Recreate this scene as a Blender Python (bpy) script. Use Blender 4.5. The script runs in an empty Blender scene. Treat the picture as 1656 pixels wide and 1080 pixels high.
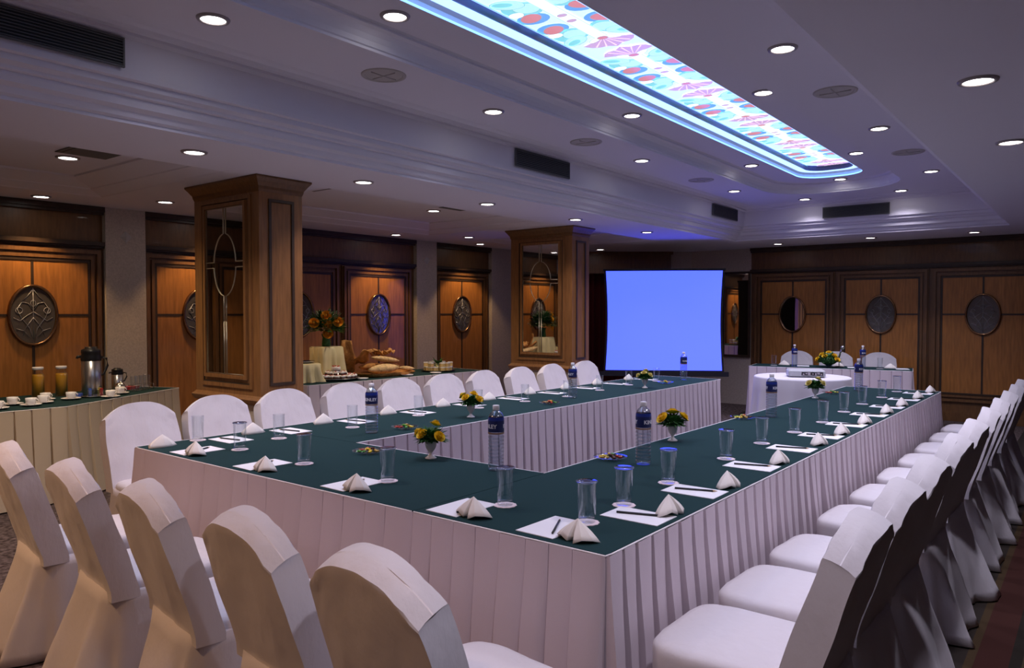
import bpy, bmesh, math, random
from mathutils import Vector, Matrix, noise
random.seed(7)
SC = bpy.context.scene
COL = SC.collection
PI = math.pi

# ------------------------------------------------------------------ camera, world, exposure
cam_d = bpy.data.cameras.new('camera'); cam = bpy.data.objects.new('camera', cam_d); COL.objects.link(cam)
cam_d.sensor_width = 36.0
cam_d.lens = 36.0 * 1216.2453 / 1656.0
cam_d.clip_start = 0.02
cam.location = (0, 0, 1.49)
cam.rotation_euler = (math.radians(90 - 1.6299), 0, math.radians(38.1179))
SC.camera = cam
w = bpy.data.worlds.new('world'); SC.world = w; w.use_nodes = True
w.node_tree.nodes['Background'].inputs[0].default_value = (0.30, 0.28, 0.36, 1)
w.node_tree.nodes['Background'].inputs[1].default_value = 0.0
SC.view_settings.view_transform = 'Standard'
SC.view_settings.look = 'None'
SC.view_settings.exposure = 0.0
SC.view_settings.gamma = 1.0
SC.cycles.use_denoising = True
SC.cycles.max_bounces = 10
SC.cycles.transmission_bounces = 10
SC.cycles.transparent_max_bounces = 12
SC.cycles.sample_clamp_indirect = 4.0
SC.cycles.caustics_reflective = False
SC.cycles.caustics_refractive = False

# light levels (W)
P_COOL, P_WARM, P_WASH, P_SIDE, P_BUFF = 68.0, 95.0, 46.0, 44.0, 95.0
SKY_E, COVE_E, SCREEN_E, DISC_E = 1.5, 1.7, 1.0, 14.0
C_COOL = (0.84, 0.80, 1.0); C_WARM = (1.0, 0.56, 0.28); C_WASH = (1.0, 0.62, 0.30)

# ------------------------------------------------------------------ materials
def srgb(h):
    c = [int(h[i:i + 2], 16) / 255 for i in (0, 2, 4)]
    return tuple((x / 12.92 if x <= .04045 else ((x + .055) / 1.055) ** 2.4) for x in c) + (1,)
MATS = {}
def mat(name, col, rough=.6, metal=0., bump=0., bscale=60., var=0., vscale=6., trans=0., ior=1.45, emit=0., spec=.5, sheen=0., stretch=None, coat=0., ecol=None):
    m = bpy.data.materials.new(name); m.use_nodes = True; MATS[name] = m
    nt = m.node_tree; b = nt.nodes['Principled BSDF']
    c = srgb(col) if isinstance(col, str) else tuple(col) + ((1,) if len(col) == 3 else ())
    b.inputs['Base Color'].default_value = c
    b.inputs['Roughness'].default_value = rough; b.inputs['Metallic'].default_value = metal
    b.inputs['Transmission Weight'].default_value = trans; b.inputs['IOR'].default_value = ior
    b.inputs['Specular IOR Level'].default_value = spec
    b.inputs['Sheen Weight'].default_value = sheen; b.inputs['Coat Weight'].default_value = coat
    if emit:
        b.inputs['Emission Color'].default_value = (srgb(ecol) if isinstance(ecol, str) else ecol) if ecol else c
        b.inputs['Emission Strength'].default_value = emit
    def coords(scale):
        t = nt.nodes.new('ShaderNodeTexCoord'); mp = nt.nodes.new('ShaderNodeMapping')
        nt.links.new(t.outputs['Object'], mp.inputs[0])
        mp.inputs['Scale'].default_value = stretch or (1, 1, 1)
        n = nt.nodes.new('ShaderNodeTexNoise'); n.inputs['Scale'].default_value = scale; n.inputs['Detail'].default_value = 4
        nt.links.new(mp.outputs[0], n.inputs[0]); return n
    if var:
        n = coords(vscale); mx = nt.nodes.new('ShaderNodeMix'); mx.data_type = 'RGBA'
        mx.inputs[6].default_value = tuple(x * (1 - var) for x in c[:3]) + (1,)
        mx.inputs[7].default_value = tuple(min(1, x * (1 + var)) for x in c[:3]) + (1,)
        r = nt.nodes.new('ShaderNodeMapRange'); r.inputs[1].default_value = .3; r.inputs[2].default_value = .7
        nt.links.new(n.outputs[0], r.inputs[0]); nt.links.new(r.outputs[0], mx.inputs[0])
        nt.links.new(mx.outputs[2], b.inputs['Base Color'])
    if bump:
        n = coords(bscale); bp = nt.nodes.new('ShaderNodeBump'); bp.inputs['Strength'].default_value = bump
        bp.inputs['Distance'].default_value = .01
        nt.links.new(n.outputs[0], bp.inputs['Height']); nt.links.new(bp.outputs[0], b.inputs['Normal'])
    return m

def clear(name, tint, base, edge, rough=.03):
    """thin clear glass: transmits straight through, reflects more towards grazing angles"""
    m = bpy.data.materials.new(name); m.use_nodes = True; nt = m.node_tree; nt.nodes.remove(nt.nodes['Principled BSDF']); MATS[name] = m
    out = nt.nodes['Material Output']; t = nt.nodes.new('ShaderNodeBsdfTransparent'); g = nt.nodes.new('ShaderNodeBsdfGlossy'); mx = nt.nodes.new('ShaderNodeMixShader')
    lw = nt.nodes.new('ShaderNodeLayerWeight'); lw.inputs[0].default_value = edge; mr = nt.nodes.new('ShaderNodeMapRange'); mr.inputs[3].default_value = base; mr.inputs[4].default_value = .75
    t.inputs[0].default_value = tint + (1,); g.inputs[0].default_value = (.9, .92, .97, 1); g.inputs['Roughness'].default_value = rough
    nt.links.new(lw.outputs['Facing'], mr.inputs[0]); nt.links.new(mr.outputs[0], mx.inputs[0]); nt.links.new(t.outputs[0], mx.inputs[1]); nt.links.new(g.outputs[0], mx.inputs[2]); nt.links.new(mx.outputs[0], out.inputs[0])
    return m
M_CEIL = mat('ceiling_plaster', (.74, .71, .76), .85, bump=.05, bscale=90)
M_WOOD = mat('honey_wood_panel', (.38, .15, .033), .42, var=.22, vscale=7, stretch=(6, 6, .6), coat=.12)
M_FRAME = mat('brown_wood_frame', (.155, .072, .026), .4, var=.2, vscale=9, stretch=(5, 5, .8), coat=.12)
M_DARK = mat('dark_wood_moulding', (.045, .025, .014), .45, var=.2, vscale=10)
M_PILL = mat('pillar_wood', (.235, .103, .032), .42, var=.2, vscale=8, stretch=(6, 6, .6), coat=.1)
M_MARB = mat('beige_wallcover', (.50, .42, .35), .75, bump=.3, bscale=130, var=.12, vscale=60)
M_MIRR = mat('mirror', (.72, .72, .74), .02, 1.0)
M_BRASS = mat('pale_brass_came', (.50, .42, .27), .35, .85)
M_RIM = mat('bronze_rim', (.30, .16, .08), .22, .9)
M_LEAD = mat('grey_lead_came', (.42, .42, .44), .4, .7)
M_OVAL = mat('dark_leaded_glass', (.20, .185, .18), .10, .6, bump=.25, bscale=20)
M_FELT = mat('green_felt', (.012, .036, .038), .95, bump=.15, bscale=400, var=.1, vscale=200, spec=.15)
M_SKIRT = mat('cream_skirt_cloth', (.58, .49, .53), .85, bump=.12, bscale=300, sheen=.1)
M_SKIRT2 = mat('buffet_skirt_cloth', (.58, .47, .33), .85, bump=.12, bscale=300, sheen=.1)
M_COVER = mat('white_chair_cover', (.64, .60, .62), .8, bump=.38, bscale=13, stretch=(1.6, 1.6, .8), sheen=.15)
M_NAP = mat('linen_napkin', (.80, .74, .68), .85, bump=.12, bscale=500)
M_PAPER = mat('white_paper', (.82, .80, .82), .7)
M_BLACK = mat('black_plastic', (.012, .012, .014), .35)
M_PENC = mat('black_pencil', (.02, .02, .022), .4)
M_PTIP = mat('pencil_wood', (.55, .35, .18), .6)
M_GLASS = clear('clear_glass', (.97, .985, .99), .02, .15)
M_WATER = clear('bottle_plastic', (.82, .87, .93), .17, .3, .12)
M_CAP = mat('white_cap', (.80, .76, .76), .45)
M_LABEL = mat('blue_label', (.012, .03, .22), .35)
M_LABEL2 = mat('dark_blue_label', (.008, .014, .09), .4)
M_WTXT = mat('white_print', (.75, .75, .80), .6)
M_COAST = mat('pink_coaster', (.80, .66, .68), .7)
M_CHINA = mat('white_china', (.80, .77, .78), .25)
M_STEEL = mat('brushed_steel', (.55, .54, .53), .28, .95)
M_SILV = mat('silver', (.72, .70, .68), .18, 1.)
M_JUICE = mat('orange_juice', (.92, .42, .03), .35, var=.05)
M_LEAF = mat('green_leaf', (.045, .15, .035), .6, var=.4, vscale=40)
M_LEAF2 = mat('pale_leaf', (.36, .40, .22), .6, var=.3, vscale=30)
M_YEL = mat('yellow_petal', (.82, .56, .02), .6)
M_PYEL = mat('pale_yellow_petal', (.72, .62, .22), .6)
M_ORA = mat('orange_petal', (.90, .40, .02), .6)
M_CORE = mat('flower_core', (.62, .28, .02), .7)
M_CARPET = None
M_SCREEN = mat('screen_fabric', (.10, .10, .12), .6, emit=SCREEN_E, ecol=(.125, .215, 3.2, 1))  # projector light put in as glow, blue raised to tint the ceiling
M_RED = mat('red_curtain', (.10, .006, .008), .9)
M_VENT = mat('vent_grey', (.10, .10, .10), .6)
M_VENTD = mat('vent_dark', (.015, .017, .02), .7)
M_SPK = mat('speaker_grey', (.46, .43, .40), .7)
M_TRIM = mat('light_trim', (.32, .28, .28), .4)
M_DISC = mat('lamp_disc', (1, .95, .92), .5, emit=DISC_E)
M_COVE = mat('cove_light', (.42, .62, .72), .5, emit=COVE_E, ecol=(.38, .60, 1.25, 1))  # glowing band in place of light reflected from hidden tubes
M_EDGE_GLOW = mat('cove_edge_light', (.35, .70, 1.), .5, emit=1.4, ecol=(.26, .56, 1.2, 1))  # lip made to glow, standing in for a hidden tube's reflection
M_SKYG = mat('backlit_glass', (.62, .72, .76), .3, emit=SKY_E, ecol=(.46, .62, 1.6, 1))
M_SG = {n: mat('backlit_' + n + '_glass', c, .3, emit=e) for n, c, e in [
    ('cyan', (.26, .72, .80), .95), ('blue', (.15, .38, .88), 1.0), ('red', (.66, .24, .28), 1.0), ('magenta', (.64, .42, .66), .9),
    ('pink', (.98, .78, .78), 1.0), ('white', (1, .98, .96), 1.3), ('teal', (.50, .86, .88), 1.0), ('lead', (.22, .50, .58), .8)]}
M_BREAD = mat('golden_bread', (.48, .22, .06), .75, bump=.5, bscale=40, var=.35, vscale=18)
M_CRUST = mat('pale_crust', (.62, .42, .20), .75, bump=.6, bscale=40, var=.35, vscale=22)
M_CAKE = mat('white_icing', (.78, .72, .68), .6)
M_CHOC = mat('chocolate_sponge', (.09, .035, .02), .7)
M_SPONGE = mat('yellow_sponge', (.62, .42, .16), .8, var=.2, vscale=30)
M_CHERRY = mat('red_cherry', (.50, .02, .02), .3)
M_DRAPE = mat('cream_satin', (.66, .56, .30), .45, sheen=.2)
M_CANDY = [mat('candy_' + n, c, .3) for n, c in [('yellow', (.70, .50, .02)), ('green', (.06, .25, .03)), ('red', (.40, .03, .02)), ('brown', (.10, .035, .02)), ('gold', (.45, .28, .06))]]
M_PROJ = mat('projector_grey', (.42, .42, .44), .45)

def carpet_mat():
    m = bpy.data.materials.new('patterned_carpet'); m.use_nodes = True; nt = m.node_tree; b = nt.nodes['Principled BSDF']
    b.inputs['Roughness'].default_value = 1; b.inputs['Specular IOR Level'].default_value = .1
    t = nt.nodes.new('ShaderNodeTexCoord'); sp = nt.nodes.new('ShaderNodeSeparateXYZ'); nt.links.new(t.outputs['Object'], sp.inputs[0])
    n = nt.nodes.new('ShaderNodeTexNoise'); n.inputs['Scale'].default_value = 30; n.inputs['Detail'].default_value = 6
    nt.links.new(t.outputs['Object'], n.inputs[0])
    r1 = nt.nodes.new('ShaderNodeValToRGB'); e = r1.color_ramp.elements
    e[0].color = (.035, .024, .022, 1); e[0].position = .35; e[1].color = (.16, .12, .115, 1); e[1].position = .68
    nt.links.new(n.outputs[0], r1.inputs[0])
    # striped border that runs along the right aisle
    r2 = nt.nodes.new('ShaderNodeValToRGB'); r2.color_ramp.interpolation = 'CONSTANT'
    mr = nt.nodes.new('ShaderNodeMapRange'); mr.inputs[1].default_value = -.75; mr.inputs[2].default_value = .65
    nt.links.new(sp.outputs[0], mr.inputs[0]); nt.links.new(mr.outputs[0], r2.inputs[0])
    el = r2.color_ramp.elements
    el[0].position = 0; el[0].color = (.028, .022, .018, 1); el[1].position = .22; el[1].color = (.055, .035, .018, 1)
    for p, c in [(.245, (.048, .018, .014, 1)), (.33, (.022, .018, .014, 1)), (.36, (.06, .045, .025, 1)), (.40, (.016, .022, .02, 1)), (.60, (.048, .018, .014, 1)), (.70, (.022, .018, .014, 1))]:
        x = el.new(p); x.color = c
    cmp = nt.nodes.new('ShaderNodeMath'); cmp.operation = 'GREATER_THAN'; cmp.inputs[1].default_value = -.75
    nt.links.new(sp.outputs[0], cmp.inputs[0])
    mx = nt.nodes.new('ShaderNodeMix'); mx.data_type = 'RGBA'; nt.links.new(cmp.outputs[0], mx.inputs[0])
    nt.links.new(r1.outputs[0], mx.inputs[6]); nt.links.new(r2.outputs[0], mx.inputs[7]); nt.links.new(mx.outputs[2], b.inputs['Base Color'])
    bp = nt.nodes.new('ShaderNodeBump'); bp.inputs['Strength'].default_value = .4; n2 = nt.nodes.new('ShaderNodeTexNoise'); n2.inputs['Scale'].default_value = 300
    nt.links.new(t.outputs['Object'], n2.inputs[0]); nt.links.new(n2.outputs[0], bp.inputs['Height']); nt.links.new(bp.outputs[0], b.inputs['Normal'])
    return m
M_CARPET = carpet_mat()

# ------------------------------------------------------------------ builders
class MB:
    """collects shapes; build() links them as ONE mesh object"""
    def __init__(s): s.v = []; s.f = []; s.mi = []; s.sm = []
    def add(s, vs, fs, mi=0, smooth=False):
        o = len(s.v); s.v += [tuple(v) for v in vs]; s.f += [tuple(i + o for i in f) for f in fs]
        s.mi += [mi] * len(fs); s.sm += [smooth] * len(fs); return s
    def box(s, x0, x1, y0, y1, z0, z1, mi=0):
        vs = [(x, y, z) for z in (z0, z1) for y in (y0, y1) for x in (x0, x1)]
        return s.add(vs, [(0, 2, 3, 1), (4, 5, 7, 6), (0, 1, 5, 4), (2, 6, 7, 3), (0, 4, 6, 2), (1, 3, 7, 5)], mi)
    def lathe(s, prof, n=24, c=(0, 0, 0), mi=0, smooth=True, cap=False):
        vs = []; fs = []
        for r, z in prof:
            for i in range(n):
                a = 2 * PI * i / n; vs.append((c[0] + r * math.cos(a), c[1] + r * math.sin(a), c[2] + z))
        for j in range(len(prof) - 1):
            for i in range(n):
                k = (i + 1) % n; fs.append((j * n + i, j * n + k, (j + 1) * n + k, (j + 1) * n + i))
        s.add(vs, fs, mi, smooth)
        if cap:
            o = len(s.v) - len(vs)
            s.f += [tuple(o + i for i in range(n - 1, -1, -1)), tuple(o + (len(prof) - 1) * n + i for i in range(n))]; s.mi += [mi, mi]; s.sm += [False, False]
        return s
    def tube(s, pts, r, n=8, mi=0, closed=False):
        pts = [Vector(p) for p in pts]; m = len(pts); rings = []
        for i, p in enumerate(pts):
            a = pts[(i - 1) % m] if (closed or i) else p; b = pts[(i + 1) % m] if (closed or i < m - 1) else p
            t = (b - a).normalized(); u = t.cross(Vector((0, 0, 1)))
            if u.length < .1: u = t.cross(Vector((1, 0, 0)))
            u.normalize(); v = t.cross(u); rr = r[i] if isinstance(r, (list, tuple)) else r
            rings.append([p + (u * math.cos(2 * PI * k / n) + v * math.sin(2 * PI * k / n)) * rr for k in range(n)])
        vs = [q for R in rings for q in R]; fs = []
        for j in range(m if closed else m - 1):
            for k in range(n):
                a = j * n + k; b = j * n + (k + 1) % n; c = ((j + 1) % m) * n + (k + 1) % n; d = ((j + 1) % m) * n + k
                fs.append((a, d, c, b))
        if not closed: fs += [tuple(range(n)), tuple((m - 1) * n + k for k in range(n - 1, -1, -1))]
        return s.add(vs, fs, mi, True)
    def loft(s, loops, mi=0, closed=True, smooth=False, cap0=False, cap1=False):
        n = len(loops[0]); vs = [p for l in loops for p in l]; fs = []
        for j in range(len(loops) - 1):
            for i in range(n if closed else n - 1):
                k = (i + 1) % n; fs.append((j * n + i, j * n + k, (j + 1) * n + k, (j + 1) * n + i))
        if cap0: fs.append(tuple(range(n - 1, -1, -1)))
        if cap1: fs.append(tuple((len(loops) - 1) * n + i for i in range(n)))
        return s.add(vs, fs, mi, smooth)
    def prism(s, poly, z0, z1, mi=0):
        return s.loft([[(x, y, z0) for x, y in poly], [(x, y, z1) for x, y in poly]], mi, cap0=True, cap1=True)
    def sphere(s, c, r, n=10, mi=0, sc=(1, 1, 1)):
        prof = [(math.sin(PI * j / n) * 1.0, -math.cos(PI * j / n)) for j in range(n + 1)]
        vs = []; fs = []; m = n + 2
        for a, z in prof:
            for i in range(m):
                t = 2 * PI * i / m; vs.append((c[0] + r * sc[0] * a * math.cos(t), c[1] + r * sc[1] * a * math.sin(t), c[2] + r * sc[2] * z))
        for j in range(n):
            for i in range(m): fs.append((j * m + i, j * m + (i + 1) % m, (j + 1) * m + (i + 1) % m, (j + 1) * m + i))
        return s.add(vs, fs, mi, True)
    def xf(s, M, start=0):
        for i in range(start, len(s.v)): s.v[i] = tuple(M @ Vector(s.v[i]))
        return s
    def mesh(s, name, mats, merge=True):
        me = bpy.data.meshes.new(name); me.from_pydata(s.v, [], s.f); me.update()
        for m in (mats if isinstance(mats, (list, tuple)) else [mats]): me.materials.append(m)
        me.polygons.foreach_set('material_index', s.mi); me.polygons.foreach_set('use_smooth', s.sm)
        if merge:
            bm = bmesh.new(); bm.from_mesh(me); bmesh.ops.remove_doubles(bm, verts=bm.verts, dist=1e-5)
            bmesh.ops.recalc_face_normals(bm, faces=bm.faces); bm.to_mesh(me); bm.free()
        return me
    def build(s, name, mats, parent=None, merge=True):
        return link(name, s.mesh(name, mats, merge), parent)

def link(name, data, parent=None, loc=None):
    o = bpy.data.objects.new(name, data); COL.objects.link(o)
    if parent: o.parent = parent
    if loc: o.location = loc
    return o
def tag(o, label=None, cat=None, group=None, kind=None):
    if label: o['label'] = label
    if cat: o['category'] = cat
    if group: o['group'] = group
    if kind: o['kind'] = kind
    return o
def empty(name, loc=(0, 0, 0), rz=0):
    o = bpy.data.objects.new(name, None); COL.objects.link(o); o.location = loc; o.rotation_euler = (0, 0, rz); o.empty_display_size = .05
    return o
def dup(o, loc=None, rz=None, label=None, parent=None):
    c = o.copy(); COL.objects.link(c)
    if parent: c.parent = parent
    for ch in list(o.children): dup(ch, parent=c)
    if loc is not None: c.location = loc
    if rz is not None: c.rotation_euler = (0, 0, rz)
    if label: c['label'] = label
    return c
class Repeat:
    """first call moves the original, later calls copy it with its parts"""
    def __init__(s, o): s.o = o; s.used = False
    def put(s, loc, rz=0, label=None, group=None):
        if s.used: o = dup(s.o, loc, rz, label)
        else: o = s.o; s.used = True; o.location = loc; o.rotation_euler = (0, 0, rz)
        if label: o['label'] = label
        if group: o['group'] = group
        return o
def struct(o): o['kind'] = 'structure'; return o
ORD = ['first', 'second', 'third', 'fourth', 'fifth', 'sixth', 'seventh', 'eighth', 'ninth', 'tenth', 'eleventh', 'twelfth']

def rrect(x0, x1, y0, y1, r, z, k=6):
    pts = []
    for cx, cy, a0 in ((x1 - r, y1 - r, 0), (x0 + r, y1 - r, 90), (x0 + r, y0 + r, 180), (x1 - r, y0 + r, 270)):
        for i in range(k + 1):
            a = math.radians(a0 + 90 * i / k); pts.append((cx + r * math.cos(a), cy + r * math.sin(a), z))
    return pts

# ------------------------------------------------------------------ room shell
XL, XR, Y0, YB, ZS = -7.727, 2.3, -3.4, 11.88, 2.516
DA, DB = (-7.727, 10.10), (-5.47, 11.88)          # the diagonal wall behind the screen
struct(MB().box(XL - .1, XR + .1, Y0 - .1, YB + .6, -.1, 0).build('floor', M_CARPET))
T = (-4.18, -.87, -1.6, 10.57)                     # main ceiling tray
COFF = [(-7.05, -5.05, -1.6, 3.05), (-7.05, -5.05, 3.95, 7.2), (-7.05, -5.05, 8.1, 9.7)]
def ceiling():
    b = MB(); xs = sorted({XL - .1, XR + .1, T[0], T[1]} | {c[i] for c in COFF for i in (0, 1)})
    ys = sorted({Y0 - .1, YB + .5, T[2], T[3]} | {c[i] for c in COFF for i in (2, 3)})
    for i in range(len(xs) - 1):
        for j in range(len(ys) - 1):
            mx, my = (xs[i] + xs[i + 1]) / 2, (ys[j] + ys[j + 1]) / 2
            if any(h[0] < mx < h[1] and h[2] < my < h[3] for h in [T] + COFF): continue
            b.add([(xs[i], ys[j], ZS), (xs[i], ys[j + 1], ZS), (xs[i + 1], ys[j + 1], ZS), (xs[i + 1], ys[j], ZS)], [(0, 1, 2, 3)])
    def L(bx, d, z, r): return rrect(bx[0] + d, bx[1] - d, bx[2] + d, bx[3] - d, r, z)
    e = 1e-4
    b.loft([L(T, d, z, e + .02 * (d > 0)) for d, z in [(0, ZS), (0, 2.535), (.025, 2.545), (.04, 2.575), (.075, 2.59), (.085, 2.62), (.085, 2.635), (.11, 2.64), (.115, 2.655), (.15, 2.67), (.155, 2.70), (.185, 2.705), (.19, 2.73), (.20, 2.90), (.225, 2.915), (.225, 2.93), (.255, 2.935), (.27, 2.95), (.31, 2.955), (.33, 2.965)]])
    H2 = (-3.27, -1.77, -.4, 9.72)
    b.loft([L(T, .33, 2.965, .02), L(H2, 0, 2.965, .6)])
    b.loft([L(H2, d, z, .6 - d) for d, z in [(0, 2.965), (0, 2.98), (.01, 2.985), (.02, 3.01), (.04, 3.035), (.07, 3.055), (.10, 3.062), (.10, 3.075), (.115, 3.085)]])
    S = (-2.85, -2.14, .5, 9.33)
    b.loft([L(H2, .115, 3.085, .485), L(S, 0, 3.085, .28)])
    b.loft([L(S, -.008, 3.13, .28), L(S, .01, 3.15, .27)])
    for c in COFF:
        b.loft([L(c, d, z, e) for d, z in [(0, ZS), (.015, 2.524), (.16, 2.552), (.165, 2.560), (.38, 2.605), (.385, 2.62)]], cap1=True)
    o = struct(b.build('ceiling', M_CEIL)); sky = empty('skylight', (-2.495, 5, 3.085))
    tag(sky, 'long backlit stained glass light panel recessed in the middle of the ceiling', 'ceiling light')
    def sp(l): return [(p[0] + 2.495, p[1] - 5, p[2] - 3.085) for p in l]
    MB().loft([sp(L(S, 0, 3.085, .28)), sp(L(S, -.001, 3.10, .28))]).build('edge_light', M_EDGE_GLOW, sky)
    MB().loft([sp(L(S, -.001, 3.10, .28)), sp(L(S, -.008, 3.13, .28))]).build('inner_moulding', mat('moulding_blue_white', (.62, .74, .86), .6), sky)
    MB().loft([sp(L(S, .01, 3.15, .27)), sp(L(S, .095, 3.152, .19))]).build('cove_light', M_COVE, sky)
    MB().loft([sp(L(S, .095, 3.152, .19)), sp(L(S, .085, 3.165, .19)), sp(L(S, .085, 3.18, .19)), sp(L(S, .07, 3.185, .2)), sp(L(S, .07, 3.22, .2))]).build('metal_frame', mat('dark_blue_frame', (.05, .08, .16), .4), sky)
    g = MB(); g.add(sp(L(S, .07, 3.22, .2)), [tuple(range(len(L(S, .07, 3.22, .2))))])
    names = ['base', 'cyan', 'blue', 'red', 'magenta', 'pink', 'white', 'teal', 'line']
    z = 3.216 - 3.085
    def ell(cx, cy, rx, ry, rot, m, dz=0., n=18, lead=True):
        if lead: ell(cx, cy, rx + .0035, ry + .0035, rot, 'line', dz - .0002, n, False)
        q = [(cx + rx * math.cos(t) * math.cos(rot) - ry * math.sin(t) * math.sin(rot), cy + rx * math.cos(t) * math.sin(rot) + ry * math.sin(t) * math.cos(rot), z - dz) for t in [2 * PI * i / n for i in range(n)]]
        if any(abs(p[0]) > .284 for p in q): q = [(max(-.284, min(.284, p[0])), p[1], p[2]) for p in q]
        g.add(q, [tuple(range(n))], names.index(m))
    def poly(pts, m, dz=0.): g.add([(x, y, z - dz) for x, y in pts], [tuple(range(len(pts)))], names.index(m))
    y = -4.3
    while y < 4.2:
        # one leaded motif, 1.2 m long, mirrored about its own centre
        for s in (-1, 1):
            yc = y + .6
            for k in (-1, 1):
                ell(k * .17, yc + s * .10, .105, .075, 0, 'blue'); ell(k * .175, yc + s * .115, .075, .055, .4 * k, 'red', .001)
                ell(k * .14, yc + s * .25, .12, .10, .3 * k * s, 'cyan'); ell(k * .11, yc + s * .25, .08, .07, .3 * k * s, 'teal', .0004); ell(k * .22, yc + s * .20, .05, .035, 0, 'white', .0005)
                ell(k * .17, yc + s * .35, .10, .06, .5 * k * s, 'teal', .0015); ell(k * .19, yc + s * .37, .06, .03, .5 * k * s, 'cyan', .0017)
            fan = [(0, yc + s * .40)] + [(.21 * math.sin(a), yc + s * (.40 + .19 * math.cos(a) * (.9 + .1 * math.cos(9 * a)))) for a in [math.radians(-62 + 15.5 * i) for i in range(9)]]
            poly(fan if s > 0 else fan[::-1], 'magenta', .002)
            for a in (-40, -20, 0, 20, 40):
                a = math.radians(a); poly([(0, yc + s * .40), (.19 * math.sin(a - .025), yc + s * (.40 + .17 * math.cos(a - .025))), (.19 * math.sin(a + .025), yc + s * (.40 + .17 * math.cos(a + .025)))], 'pink', .003)
            ell(.06, yc + s * .41, .06, .022, .5 * s, 'white', .0035); ell(-.06, yc + s * .41, .06, .022, -.5 * s, 'white', .0035)
            ell(0, yc + s * .40, .035, .025, 0, 'red', .004)
            ell(0, yc + s * .05, .03, .02, 0, 'magenta', .004)
        poly([(-.048, y + .20), (.048, y + .20), (.048, y + 1.0), (-.048, y + 1.0)], 'teal', .0022); poly([(-.04, y + .20), (.04, y + .20), (.04, y + 1.0), (-.04, y + 1.0)], 'white', .0025)
        y += 1.2
    for s in (-1, 1): poly([(s * .26, -4.3), (s * .268, -4.3), (s * .268, 4.15), (s * .26, 4.15)], 'cyan', .0045)
    g.build('stained_glass', [M_SKYG] + [M_SG[n] for n in ('cyan', 'blue', 'red', 'magenta', 'pink', 'white', 'teal', 'lead')], sky, merge=False)
    return o
ceiling()

def wall_xf(kind):
    """local frame: u along the wall, v out into the room, z up"""
    if kind == 'left': return lambda u, v, z: (XL + v, u, z)
    if kind == 'back': return lambda u, v, z: (u, YB - v, z)
    if kind == 'right': return lambda u, v, z: (XR - v, u, z)
    if kind == 'near': return lambda u, v, z: (u, Y0 + v, z)
def wbox(b, fr, u0, u1, v0, v1, z0, z1, mi=0):
    vs = [fr(u, v, z) for z in (z0, z1) for v in (v0, v1) for u in (u0, u1)]
    b.add(vs, [(0, 2, 3, 1), (4, 5, 7, 6), (0, 1, 5, 4), (2, 6, 7, 3), (0, 4, 6, 2), (1, 3, 7, 5)], mi)
def wframe(b, fr, u0, u1, z0, z1, w, v0, v1, mi=0):
    wbox(b, fr, u0, u1, v0, v1, z1 - w, z1, mi); wbox(b, fr, u0, u1, v0, v1, z0, z0 + w, mi)
    wbox(b, fr, u0, u0 + w, v0, v1, z0 + w, z1 - w, mi); wbox(b, fr, u1 - w, u1, v0, v1, z0 + w, z1 - w, mi)

DOORN = [0]
def door(kind, uc, mirror_oval=False):
    fr = wall_xf(kind); DOORN[0] += 1
    hw = .61
    b = MB(); wbox(b, fr, uc - hw, uc + hw, .0, .02, .12, 2.10)
    d = struct(b.build('door_%d' % DOORN[0], M_FRAME))
    b = MB(); wframe(b, fr, uc - hw + .015, uc + hw - .015, .27, 2.09, .035, .02, .05); wframe(b, fr, uc - .535, uc + .535, .33, 2.03, .03, .02, .042)
    b.build('outer_moulding', M_FRAME, d)
    b = MB(); wframe(b, fr, uc - .50, uc + .50, .37, 1.99, .022, .02, .034); b.build('dark_inner_moulding', M_DARK, d)
    b = MB(); wbox(b, fr, uc - .478, uc + .478, .02, .026, .392, 1.968); b.build('panel', M_WOOD, d)
    b = MB()
    wbox(b, fr, uc - .012, uc + .012, .026, .031, .392, 1.19); wbox(b, fr, uc - .012, uc + .012, .026, .031, 1.74, 1.968)
    wbox(b, fr, uc - .478, uc - .20, .026, .031, 1.455, 1.477); wbox(b, fr, uc + .20, uc + .478, .026, .031, 1.455, 1.477)
    b.build('cross_groove', M_DARK, d)
    n = 40; a, c = .197, .27
    ring = lambda s, v: [fr(uc + (a + s) * math.cos(t), v, 1.465 + (c + s) * math.sin(t)) for t in [2 * PI * i / n for i in range(n)]]
    MB().loft([ring(.012, .026), ring(.012, .05), ring(0, .058), ring(-.012, .05), ring(-.014, .034)], smooth=True).build('oval_rim', M_RIM, d)
    g = MB(); g.add(ring(-.013, .036), [tuple(range(n))]); ov = g.build('oval_glass', M_MIRR if mirror_oval else M_OVAL, d)
    if not mirror_oval:
        t = MB(); P = lambda x, z: fr(uc + x, .040, 1.465 + z)
        for s in (-1, 1):
            t.tube([P(s * .002, -.24), P(s * .03, -.12), P(s * .10, -.02), P(s * .13, .06), P(s * .09, .12), P(s * .04, .11), P(s * .005, .05)], .0028, 5)
            t.tube([P(s * (.115 + .028 * math.cos(q)), .045 + .028 * math.sin(q)) for q in [2 * PI * i / 10 for i in range(10)]], .0025, 5, closed=True)
            t.tube([P(s * .16, -.02), P(s * .11, -.05), P(s * .05, 0), P(0, .03)], .0025, 5)
            t.tube([P(0, .24), P(s * .05, .17), P(s * .09, .13)], .0025, 5)
            t.tube([P(0, -.02), P(s * .05, -.09), P(s * .09, -.18)], .0025, 5)
            t.tube([P(s * .14, -.12), P(s * .08, -.14), P(s * .03, -.20)], .0025, 5)
        t.tube([P(0, -.25), P(0, .25)], .0028, 5)
        t.tube([P(.022 * math.cos(q), .11 + .03 * math.sin(q)) for q in [2 * PI * i / 8 for i in range(8)]], .0025, 5, closed=True)
        t.build('leaded_scrollwork', M_LEAD, ov)
    return d

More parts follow.
